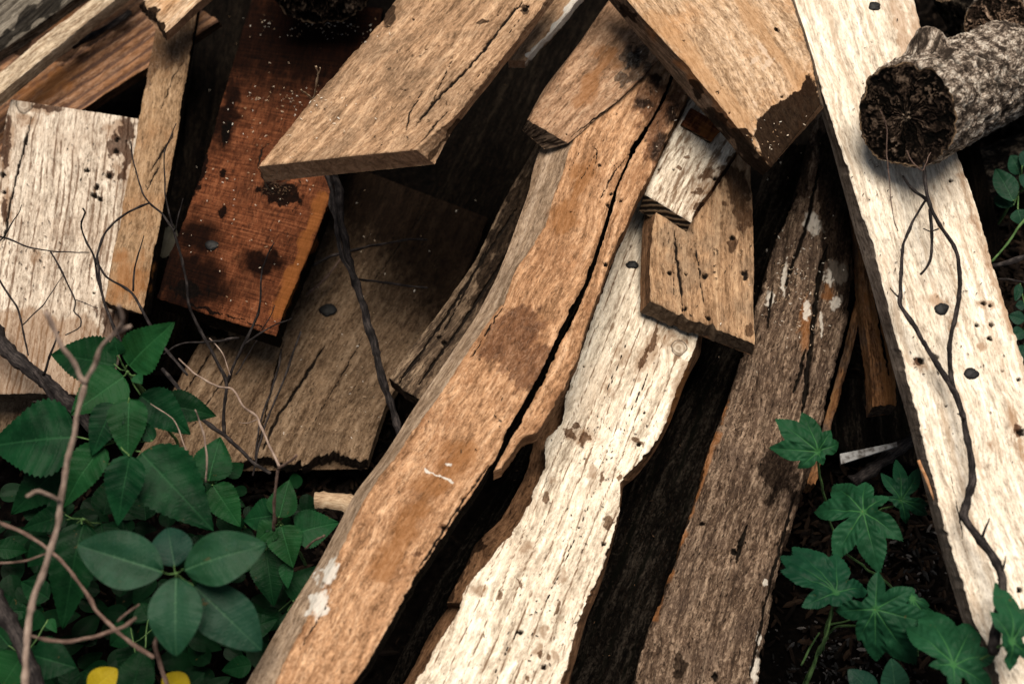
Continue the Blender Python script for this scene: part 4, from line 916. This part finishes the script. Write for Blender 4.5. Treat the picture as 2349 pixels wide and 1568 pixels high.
def leaf(base, tip, width, mat, parent, zb, zt, serr=.10, fold=.18, droop=.12, veins=7, seed=0, prof='ovate', corr=.012, tiltx=0.):
    A = P(float(base[0]), float(base[1]), zb); B = P(float(tip[0]), float(tip[1]), zt)
    ax_ = B - A; ln = np.linalg.norm(ax_); ax_ /= ln
    vdir = cam_pos - (A + B) / 2; vdir = vdir / np.linalg.norm(vdir); vdir = vdir * .35 + np.array([0, 0, .65])
    sx = np.cross(ax_, vdir); sx /= np.linalg.norm(sx); nn = np.cross(sx, ax_)
    n, m = 54, 27
    t = np.linspace(0, 1, n)[:, None]; s = np.linspace(-1, 1, m)[None, :]
    if prof == 'ovate': w = np.sin(math.pi * t ** .62) ** .85 * (1 - .25 * t)
    elif prof == 'heart': w = np.sin(math.pi * t ** .5) ** .7 * (1 - .3 * t)
    else: w = np.sin(math.pi * t ** .85) ** .75
    w = w / w.max()
    half = width / 2 / ppm(A) * w
    tooth = np.abs(((t * 17 + seed * .3) % 1) - .5) * 2
    half = half * (1 - serr * tooth * np.ones_like(s) * np.abs(s) ** 3)
    half = half * (1 + .12 * (vn(t * 3 + seed, s * 0 + np.sign(s), seed) - .5))
    L_ = A + ax_ * (t * ln)[..., None]
    pos = L_ + sx * (half * s)[..., None]
    ph = t * veins - np.abs(s) * w * 1.3 * .75
    cz = np.cos(ph * 2 * math.pi)
    bend = (vn(t * 0 + seed, s * 0 + 1.5, seed + 4) - .5) * .08 * ln * np.sin(t * math.pi * 1.2)
    h = fold * half * np.abs(s) ** 1.2 - droop * ln * t ** 2 * 0 - droop * ln * (4 * (t - .5) ** 2) * .5 + corr * ln * .5 * cz * np.abs(s) ** .7 * w + (vn(t * 4 + seed, s * 2 + seed, seed) - .5) * .04 * ln + bend
    h = h + tiltx * half * s
    pos = pos + nn * h[..., None]
    vein = np.maximum(np.exp(-(np.abs(s) * w / .05) ** 2) * (1 - .4 * t), .6 * sm(-cz * -1, .86, 1.) * (np.abs(s) < .9) * (np.abs(s) > .03))
    mb = MB(); mb.grid(pos, 0, np.stack([t + 0 * s, s + 0 * t], -1), flip=True, vein=vein)
    o = mb.build('leaf', mat); put(o, parent)
    return o

def plant(name, label, root, leaves, mat, kz=0., cat='plant', group=None, stem_mat=None, **kw):
    """root (x,y,z) of the stem top; leaves: (bx,by,tx,ty,w,zb,zt[,mat])"""
    rw = P(float(root[0]), float(root[1]), .0)
    e = empty(name, tuple(rw)); tag(e, label, cat, group or ('leafy plants round the pile' if name == 'leafy_plant' else None))
    mb = MB()
    top = P(float(root[0]), float(root[1]), root[2])
    q0 = proj(np.array([top[0], top[1] + .02, 0.0]))
    tube(mb, [(q0[0], q0[1], 0.), ((q0[0] + root[0]) / 2 + 6, (q0[1] + root[1]) / 2, root[2] * .5), root], 5, 4, seed=int(root[0]), node=.05)
    for i, l in enumerate(leaves):
        bx, by, tx, ty, w, zb, zt = l[:7]
        if 6 < math.hypot(bx - root[0], by - root[1]) < 150:
            tube(mb, [(root[0], root[1], root[2] - .01), ((bx + root[0]) / 2, (by + root[1]) / 2 + 4, (zb + root[2]) / 2 - .012), (bx, by, zb - .001)], 2.6, 2.2, seed=i, node=.03)
    o = mb.build('stem', stem_mat or tw_green); put(o, e)
    for i, l in enumerate(leaves):
        bx, by, tx, ty, w, zb, zt = l[:7]
        leaf((bx, by), (tx, ty), w, l[7] if len(l) > 7 else mat, e, zb, zt, seed=int(bx + ty) % 97 + i, **kw)
    return e

plant('leafy_plant', 'bright green toothed leaf plant at the foot of the narrow tan plank', (292, 852, .50), [
    (291, 838, 397, 738, 112, .51, .56), (284, 862, 160, 950, 118, .50, .50), (262, 835, 112, 808, 118, .46, .44, lf_b), (322, 905, 438, 996, 98, .46, .42),
    (370, 925, 497, 952, 84, .40, .38, lf_b), (270, 815, 262, 770, 40, .52, .54), (310, 860, 326, 880, 30, .52, .52)], lf_a)
plant('leafy_plant', 'large toothed leaf plant filling the left edge under the thick black branch', (268, 1010, .50), [
    (170, 1000, -30, 1020, 185, .49, .47), (262, 925, 208, 1045, 84, .52, .50), (296, 912, 292, 1056, 96, .52, .50), (296, 1045, 268, 1206, 96, .54, .50),
    (232, 1020, 140, 1165, 92, .50, .46), (322, 1035, 490, 1216, 158, .50, .46), (170, 1040, 20, 1180, 120, .42, .38, lf_b), (350, 1010, 320, 960, 40, .5, .5)], lf_a)
plant('leafy_plant', 'small toothed leaf plant beside the pale snapped twig right of the large leaves', (487, 1105, .36), [
    (478, 1100, 505, 1000, 104, .38, .38), (488, 1112, 552, 1208, 84, .38, .35), (462, 1100, 420, 1150, 60, .34, .32, lf_b), (520, 1090, 560, 1060, 46, .34, .32, lf_b)], lf_a)
plant('leafy_plant', 'dark toothed leaf plant between the broken stick and the large blue green leaves', (640, 1195, .34), [
    (632, 1180, 556, 1192, 84, .35, .33), (640, 1185, 664, 1098, 74, .36, .36), (676, 1222, 778, 1196, 92, .34, .33), (645, 1205, 672, 1302, 84, .35, .33), (630, 1205, 586, 1242, 60, .35, .34),
    (610, 1260, 628, 1390, 92, .31, .29, lf_b), (655, 1290, 660, 1350, 36, .32, .31)], lf_a)
plant('leafy_plant', 'dark leaf plant tucked against the lower left side of the long orange tan plank', (690, 1350, .26), [
    (672, 1378, 742, 1292, 88, .28, .28), (660, 1400, 700, 1470, 70, .24, .22, lf_b), (640, 1400, 600, 1450, 60, .22, .2, lf_b)], lf_b)
plant('broad_leaf_plant', 'rosette of five smooth blue green leaves at lower left', (403, 1315, .60), [
    (372, 1309, 175, 1248, 135, .61, .62), (400, 1296, 384, 1206, 98, .59, .58), (420, 1305, 608, 1246, 122, .61, .62), (403, 1322, 402, 1502, 124, .61, .60), (444, 1342, 600, 1490, 124, .58, .55)], lf_c, serr=0., prof='ell', veins=9, corr=.006, fold=.1)
plant('leafy_plant', 'dark toothed leaf plant hanging behind the pinkish forked twig', (190, 1190, .44), [
    (188, 1200, 140, 1445, 122, .46, .40), (150, 1180, 48, 1212, 60, .40, .38), (120, 1240, 60, 1300, 70, .36, .34), (230, 1200, 250, 1290, 80, .38, .36), (100, 1180, 40, 1140, 60, .36, .36), (110, 1370, 45, 1330, 60, .36, .34), (90, 1400, 60, 1450, 60, .34, .32)], lf_b)
plant('leafy_plant', 'pale green leaf plant in the bottom left corner', (60, 1500, .42), [
    (70, 1500, 175, 1530, 110, .44, .44), (50, 1500, 0, 1580, 100, .44, .42), (110, 1420, 130, 1450, 26, .40, .40), (20, 1480, -20, 1430, 70, .38, .36)], lf_a)
plant('leafy_plant', 'dark blue green leaf plant at the bottom edge beside the yellow leaves', (320, 1560, .40), [
    (300, 1590, 330, 1480, 100, .42, .42), (260, 1600, 190, 1540, 80, .36, .36), (400, 1600, 470, 1540, 90, .34, .34), (300, 1440, 250, 1480, 70, .34, .32), (340, 1420, 320, 1380, 60, .34, .34)], lf_b)
for (b, t, w, z, lab) in (((205, 1588), (268, 1532), 66, .50, 'bright yellow fallen leaf between the thick branch and the bottom edge'), ((432, 1590), (372, 1548), 66, .50, 'bright yellow leaf right of the brown twig at the bottom edge')):
    e = empty('yellow_leaf', tuple(P(float(b[0]), float(b[1]), z))); tag(e, lab, 'leaf', 'yellow leaves at the bottom edge')
    leaf(b, t, w, lf_y, e, z, z, serr=0, prof='ell', seed=int(b[0]))
plant('leafy_plant', 'small green leaf plant on the litter at the right edge below the round log', (2335, 440, .30), [
    (2325, 460, 2285, 385, 52, .32, .32), (2340, 400, 2320, 355, 44, .32, .34), (2325, 470, 2280, 450, 44, .30, .28), (2335, 480, 2345, 515, 46, .31, .30), (2350, 430, 2370, 400, 46, .32, .32), (2345, 380, 2375, 345, 46, .34, .34)], lf_c, serr=0., prof='ell')
plant('leafy_plant', 'tiny green leaf plant at the right edge beside the wide plank edge', (2360, 740, .26), [
    (2350, 735, 2315, 722, 34, .28, .28), (2350, 760, 2318, 770, 34, .28, .28), (2350, 790, 2335, 835, 34, .27, .26), (2340, 650, 2330, 690, 20, .28, .28), (2350, 700, 2330, 700, 26, .28, .28)], lf_c, serr=0., prof='ell')

def palmate(cx, cy, tips, z, label, mat=lf_p, wf=.36, seed=0, stem=None, drop=.03, root=None):
    c = P(float(cx), float(cy), z)
    T_ = [P(float(x), float(y), z - drop * .5) for x, y in tips]
    e = empty('palmate_leaf', tuple(c)); tag(e, label, 'leaf', 'palmate leaves in the lower right gap')
    vdir = cam_pos - c; vdir /= np.linalg.norm(vdir); nn = vdir * .35 + np.array([.34 * math.sin(seed * 2.1), .34 * math.cos(seed * 3.3), .65]); nn /= np.linalg.norm(nn)
    sx = np.cross(np.array([0, 1, 0.]), nn); sx /= np.linalg.norm(sx); sy = np.cross(nn, sx)
    lobes = []
    for q in T_:
        d = q - c; lobes.append((math.atan2(d @ sy, d @ sx), 1.1 * math.hypot(d @ sx, d @ sy)))
    lobes.sort(); K = len(lobes)
    nt = 300; th = np.linspace(-math.pi, math.pi, nt + 1); rr = np.full(nt + 1, .0)
    tt = np.linspace(.02, 1, 240)
    vd = np.full(nt + 1, 9.)
    for i, (a, l) in enumerate(lobes):
        h_ = wf * .68 * l * np.sin(math.pi * tt ** 1.15) ** .95
        an = np.arctan2(h_, tt * l); rad = np.hypot(h_, tt * l)
        dth = np.abs((th - a + math.pi) % (2 * math.pi) - math.pi)
        for j in range(nt + 1):
            ok = an >= dth[j]
            if ok.any(): rr[j] = max(rr[j], rad[ok].max())
        vd = np.minimum(vd, dth)
    mn = .30 * np.mean([l for a, l in lobes]); rr = np.maximum(rr, mn)
    k = np.array([.2, .6, .2]); rr[1:-1] = np.convolve(rr, k, 'valid'); rr[-1] = rr[0]
    rr = rr * (1 - .05 * np.abs(((th * 26) % 1) - .5) * 2)
    nr = 26; f = np.linspace(0, 1, nr)[:, None]
    RR = f * rr[None]; TH = th[None] + 0 * f
    ml = np.mean([l for a, l in lobes])
    vdist = RR * np.sin(np.minimum(vd, 1.5))[None]
    x = np.cos(TH) * RR; y = np.sin(TH) * RR
    h = .22 * vdist - drop * (RR / ml) ** 2 + (fbm(x * 30 + seed, y * 30, seed, 3) - .5) * .02
    lat = np.cos((RR - vdist * 1.1) * 520); h = h + .0011 * lat * np.clip(vdist / .01, 0, 1)
    pos = c + x[..., None] * sx + y[..., None] * sy + nn * h[..., None]
    vein = np.exp(-(vdist / (.0016 * (1.3 - f))) ** 2) * (1 - f * .5)
    vein = np.maximum(vein, np.exp(-(RR / .007) ** 2) * 1.2)
    vein = np.maximum(vein, .4 * sm(lat, .93, 1.))
    mb = MB(); mb.grid(pos, 0, np.stack([x, y], -1), vein=vein)
    put(mb.build('blade', mat), e)
    mb = MB()
    st = stem or [(cx + 6, cy + 60, z - .12), (cx + 12, cy + 130, .02)]
    tube(mb, [(cx, cy, z - .003)] + st, 3.6, 5, seed=seed, node=.05)
    put(mb.build('stalk', tw_green), e)
    return e
def T9(*q): return [(1491 + .3652 * x, 996 + .3652 * y) for x, y in q]
palmate(1876, 1035, [(1777, 1028), (1783, 965), (1838, 950), (1898, 988), (1924, 1016), (1888, 1064), (1836, 1072)], .40, 'topmost palmate leaf lying over the rough brown beam', seed=1, wf=.40,
        stem=[(1878, 1062, .37), (1884, 1110, .30), (1908, 1210, .12), (1950, 1350, .02)])
palmate(1980, 1172, T9((1125, 228), (1010, 395), (1340, 272), (1150, 735), (1440, 855), (1588, 695), (1500, 420)), .36, 'largest spread palmate leaf in the gap between rough beam and bleached plank', seed=2, wf=.36, stem=[(1960, 1200, .33), (1935, 1262, .28), (2050, 1350, .10), (2040, 1420, .02)])
palmate(2068, 1146, T9((1455, 250), (1550, 170), (1685, 220), (1750, 505), (1620, 560), (1475, 395), (1745, 440)), .34, 'small narrow lobed palmate leaf nearest the orange splinter', seed=3, wf=.27, stem=[(2050, 1160, .32), (2010, 1180, .26), (2000, 1300, .02)])
palmate(1918, 1358, T9((955, 665), (1200, 725), (850, 850), (940, 1108), (1385, 950), (870, 735)), .38, 'palmate leaf at the right foot of the rough beam with a pale centre', seed=4, wf=.36, stem=[(1908, 1400, .35), (1890, 1470, .3), (1845, 1570, .1), (1840, 1640, .0)])
palmate(2008, 1396, T9((1165, 1112), (1440, 868), (1650, 965), (1760, 1180), (1640, 1442), (1400, 1422), (1300, 1290)), .42, 'palmate leaf overlapping two others in the middle of the lower right cluster', seed=5, wf=.36, stem=[(1990, 1430, .38), (1910, 1440, .3), (1880, 1500, .02)])
palmate(2187, 1523, T9((1648, 1170), (1765, 1012), (2045, 1158), (2165, 1370), (1755, 1460), (2150, 1600), (1900, 1640)), .48, 'palmate leaf lowest of the cluster, overlapping the plank corner at bottom right', seed=6, wf=.34, stem=[(2200, 1570, .44), (2220, 1640, .3)])
palmate(2322, 1470, T9((2128, 1122), (2240, 940), (2380, 1100), (2400, 1400), (2285, 1475)), .56, 'palmate leaf cut off by the right edge over the bleached plank', seed=7, wf=.34, stem=[(2300, 1480, .54), (2240, 1520, .46), (2200, 1600, .3)])
palmate(2093, 1372, T9((1640, 1100), (1640, 960), (1755, 1080), (1800, 1220), (1690, 1180)), .35, 'half hidden palmate leaf between the overlapping leaf and the plank side', seed=8, wf=.36)
plant('leafy_plant', 'two plain pointed leaves at the bottom edge among the palmate leaves', (2020, 1600, .36), [
    (2010, 1600, 1948, 1535, 64, .36, .38), (2055, 1600, 2046, 1512, 66, .36, .40)], lf_c, serr=0., prof='ell')
twig('green_stalk', 'long green stalk slanting down to the bottom edge beside the rough beam', tw_green, [
    (Z([(1908, 1400), (1893, 1465), (1868, 1520), (1845, 1580), (1830, 1640)], .34, .10), 6.5, 7.5), (Z([(1895, 1435), (1930, 1425), (1960, 1415)], .32, .34), 3, 3), (Z([(1838, 1525), (1860, 1480), (1880, 1450)], .22, .28), 4, 3)], cat='stalk')
twig('green_stalk', 'thin green stalk at the right edge above the dark sticks', tw_green, [(Z([(2275, 600), (2310, 560), (2340, 515), (2380, 470)], .30, .34), 4, 4)], cat='stalk')

# ------------------------------------------------------------------ small black lumps on the boards
lump_m = G('shiny_black'); lump_m.finish(lump_m.ramp(lump_m.noise(lump_m.n('ShaderNodeTexCoord').outputs['Object'], 120, 4), [(.4, (.001, .001, .001)), (.65, (.006, .006, .007))]), .6, None, spec=.3)
def drop(x, y, zs=1.):
    """find the surface under layout point"""
    o = Vector(cam_pos); d = Vector(P(float(x), float(y), 0.)) - o; d.normalize()
    hit = bvh.ray_cast(o, d); return hit
vs, fs = [], []; nn0 = 0
for Gd, nm in TOPS:
    q = Gd[::3, ::3] if min(Gd.shape[:2]) > 9 else Gd
    if q.shape[0] < 2 or q.shape[1] < 2: continue
    n, m = q.shape[:2]; i = np.arange(n * m).reshape(n, m) + nn0
    fs += np.stack([i[:-1, :-1], i[:-1, 1:], i[1:, 1:], i[1:, :-1]], -1).reshape(-1, 4).tolist(); vs += q.reshape(-1, 3).tolist(); nn0 += n * m
bvh = BVHTree.FromPolygons(vs, fs)
def lump(x, y, r, label, seed):
    h = drop(x, y)
    if h[0] is None: return
    p = np.array(h[0]); k = 1 / ppm(p) * r
    u = np.linspace(0, math.pi, 14)[:, None]; v = np.linspace(0, 2 * math.pi, 25)[None, :]
    rr = k * (1 + .7 * (fbm(np.cos(v) * 1.1 + 3 + seed, np.cos(u) * 1.1 + np.sin(v) * 1.1 + 3, seed, 2) - .5) * np.sin(u) ** .5)
    g = np.stack([np.sin(u) * np.cos(v) * rr, np.sin(u) * np.sin(v) * rr * .85, np.cos(u) * rr * .32 + 0 * v], -1) + p + np.array([0, 0, k * .02])
    mb = MB(); mb.grid(g, 0)
    tag(mb.build('black_lump', lump_m.mat), label, 'seed', 'shiny black lumps on the boards')
lump(2006, 15, 14, 'shiny black lump at the very top of the bleached long plank', 1)
lump(2160, 708, 17, 'shiny black lump between the two forks of the branch on the bleached plank', 2)
lump(2230, 857, 18, 'shiny black lump right of the branch fork on the bleached plank', 3)
lump(486, 563, 16, 'shiny black lump on the dark blotch of the red brown board', 4)
lump(752, 712, 18, 'black lump on the brown board between the red board and the bent stick', 5)
lump(1450, 607, 13, 'black lump wedged on the pale plank left of the nail marked board', 6)

# ------------------------------------------------------------------ crumbs, litter, gravel
def flakes(name, n, gen, mat, label, cat, smin, smax, lift=.002, seed=1, curl=.3, asp=(1.2, 3)):
    rng = random.Random(seed); V = []; F = []; cc = 0; UV = []
    for _ in range(n):
        p = gen(rng)
        if p is None: continue
        s = rng.uniform(smin, smax) ; a = rng.uniform(0, 6.28); l = s * rng.uniform(*asp)
        t1 = np.array([math.cos(a), math.sin(a), rng.uniform(-curl, curl)]); t2 = np.array([-math.sin(a), math.cos(a), rng.uniform(-curl, curl)])
        p = np.array(p) + np.array([0, 0, lift + s * .3])
        up = np.array([0, 0, s * .25])
        ring = [(-1, 0), (-.5, .6 + rng.uniform(-.2, .2)), (.4, .55 + rng.uniform(-.2, .2)), (1, 0), (.45, -.6 + rng.uniform(-.2, .2)), (-.5, -.5)]
        for (x_, y_) in ring: V.append(p + t1 * x_ * l / 2 + t2 * y_ * s / 2); UV.append((x_, y_))
        V.append(p + up); UV.append((0, 0))
        for i in range(6): F.append((cc + i, cc + (i + 1) % 6, cc + 6))
        cc += 7
    mb = MB(); mb.add(np.array(V), np.array(F), 0, np.array(UV))
    o = mb.build(name, mat, smooth=False); tag(o, label, cat, kind='stuff'); return o
def gen_surf(rng, boxes):
    b = rng.choice(boxes)
    x = rng.gauss((b[0] + b[2]) / 2, (b[2] - b[0]) / 3.2); y = rng.gauss((b[1] + b[3]) / 2, (b[3] - b[1]) / 3.2)
    h = drop(x, y); return None if h[0] is None else tuple(h[0])
def gen_ground(rng, boxes):
    b = rng.choice(boxes); x = rng.gauss((b[0] + b[2]) / 2, (b[2] - b[0]) / 2.6); y = rng.gauss((b[1] + b[3]) / 2, (b[3] - b[1]) / 2.6); p = P(x, y, .0); return tuple(p)
def varmat(name, cols, rough=.8):
    g = G(name); geo = g.n('ShaderNodeNewGeometry').outputs['Random Per Island']
    return g.finish(g.ramp(geo, [(i / (len(cols) - 1), c) for i, c in enumerate(cols)]), rough)
pale_crumb = varmat('pale_crumbs', [(.25, .15, .08), (.5, .36, .24), (.72, .62, .5), (.8, .75, .68)])
dark_crumb = varmat('dark_crumbs', [(.01, .007, .005), (.04, .025, .016), (.12, .07, .04)])
litter_m = varmat('leaf_litter', [(.002, .0014, .001), (.005, .003, .002), (.007, .004, .0025), (.022, .013, .008), (.003, .002, .0015)])
grav_m = varmat('ash_and_gravel', [(.003, .003, .003), (.008, .008, .008), (.02, .02, .021), (.11, .10, .095)])
SB = [(600, 40, 860, 90), (600, 40, 860, 90), (1770, 480, 1900, 780), (1780, 560, 1860, 700), (1700, 600, 1900, 900), (560, 150, 860, 420), (500, 200, 700, 460), (640, 480, 1000, 800), (380, 400, 700, 700), (700, 780, 900, 1000), (1780, 480, 1940, 760), (1750, 560, 1880, 720), (1450, 120, 1560, 300), (1700, 250, 1860, 380), (560, 200, 760, 260)]
flakes('wood_crumbs', 620, lambda r: gen_surf(r, SB), pale_crumb, 'pale wood crumbs scattered over the darker boards', 'wood crumbs', .0010, .0028, seed=3)
SB2 = [(120, 300, 300, 460), (0, 500, 200, 700), (1300, 900, 1500, 1300), (1100, 1300, 1350, 1560), (1900, 50, 2150, 900), (2050, 600, 2340, 1100), (1420, 130, 1560, 340), (1500, 520, 1720, 720), (700, 100, 1100, 350), (1000, 900, 1250, 1200), (1550, 900, 1800, 1500), (600, 420, 680, 450)]
flakes('bark_crumbs', 700, lambda r: gen_surf(r, SB2), dark_crumb, 'dark bark crumbs scattered over the pale boards', 'bark crumbs', .0010, .0034, seed=4)
GB = [(2280, 250, 2420, 800), (2180, 300, 2420, 900), (1800, 950, 2200, 1600), (1800, 1000, 2150, 1400), (0, 900, 700, 1600), (560, 1000, 900, 1250), (2100, -50, 2349, 200), (2280, 700, 2420, 1100)]
flakes('leaf_litter', 4200, lambda r: gen_ground(r, GB), litter_m, 'dark fallen leaves and bark bits on the soil in the gaps', 'leaf litter', .004, .017, lift=.004, seed=5, curl=.6)
GB2 = [(1830, 1450, 2120, 1600), (2020, 1200, 2160, 1400), (1800, 1480, 1960, 1600)]
flakes('gravel', 380, lambda r: gen_ground(r, GB2), grav_m, 'grey ash and gravel bits on the soil under the palmate leaves', 'gravel', .0015, .011, lift=.006, seed=6, curl=.6, asp=(.8, 2.2))
# low undergrowth leaves behind the left plants
rng = random.Random(11); V = []; F = []; c0 = 0
mb = MB()
for k in range(210):
    x = rng.uniform(-60, 720); y = rng.uniform(1120, 1640)
    if x > 900 - (y - 1000) * .62: continue
    z = rng.uniform(.06, .22); a = rng.uniform(0, 6.28); ln = rng.uniform(.03, .07)
    A = P(x, y, z); ax_ = np.array([math.cos(a), math.sin(a), rng.uniform(-.4, .2)]); sxv = np.cross(ax_, [0, 0, 1.]); sxv /= np.linalg.norm(sxv)
    t = np.linspace(0, 1, 12)[:, None]; s = np.linspace(-1, 1, 7)[None]; w = np.sin(math.pi * t ** .7) ** .8 * ln * .32
    pos = A + ax_ * (t * ln)[..., None] + sxv * (w * s)[..., None] + np.array([0, 0, 1.]) * (w * np.abs(s) * .3 - .25 * ln * t ** 2)[..., None]
    mb.grid(pos, 0, vein=np.exp(-(np.abs(s) / .1) ** 2) * .6 + 0 * t)
tag(mb.build('undergrowth', lf_d), 'mass of small dark leaves low behind the plants at lower left', 'undergrowth', kind='stuff')

twig('grey_splinter', 'thin grey splinter lying on the brown board right of the red brown board', tw_mid, [(Z([(702, 678), (745, 640), (783, 592)], .135, .135), 5.5, 2.5)], cat='splinter')
e = empty('dead_leaf', tuple(P(385., 560., .16))); tag(e, 'small pale grey dead leaf in the dark gap beside the narrow plank', 'leaf')
lf_g = leafmat('grey_dead_leaf', (.06, .055, .04), (.12, .11, .085), (.16, .15, .11))
leaf((372, 590), (398, 512), 44, lf_g, e, .16, .17, serr=0., prof='ell', seed=3)

rl = random.Random(5)
low1 = []
for (x, y) in ((90, 1150), (250, 1130), (330, 1140), (560, 1290), (600, 1430), (640, 1500), (540, 1530), (250, 1220), (30, 1260), (300, 1520), (160, 1540), (700, 1420), (480, 1250), (30, 1400)):
    a = rl.uniform(0, 6.28); l = rl.uniform(60, 100)
    low1.append((x - math.cos(a) * l / 2, y - math.sin(a) * l / 2, x + math.cos(a) * l / 2, y + math.sin(a) * l / 2, l * .75, .27, .25))
plant('leafy_plant', 'lowest dark leaf plant showing between the rosette and the toothed leaves', (400, 1400, .20), low1, lf_b)
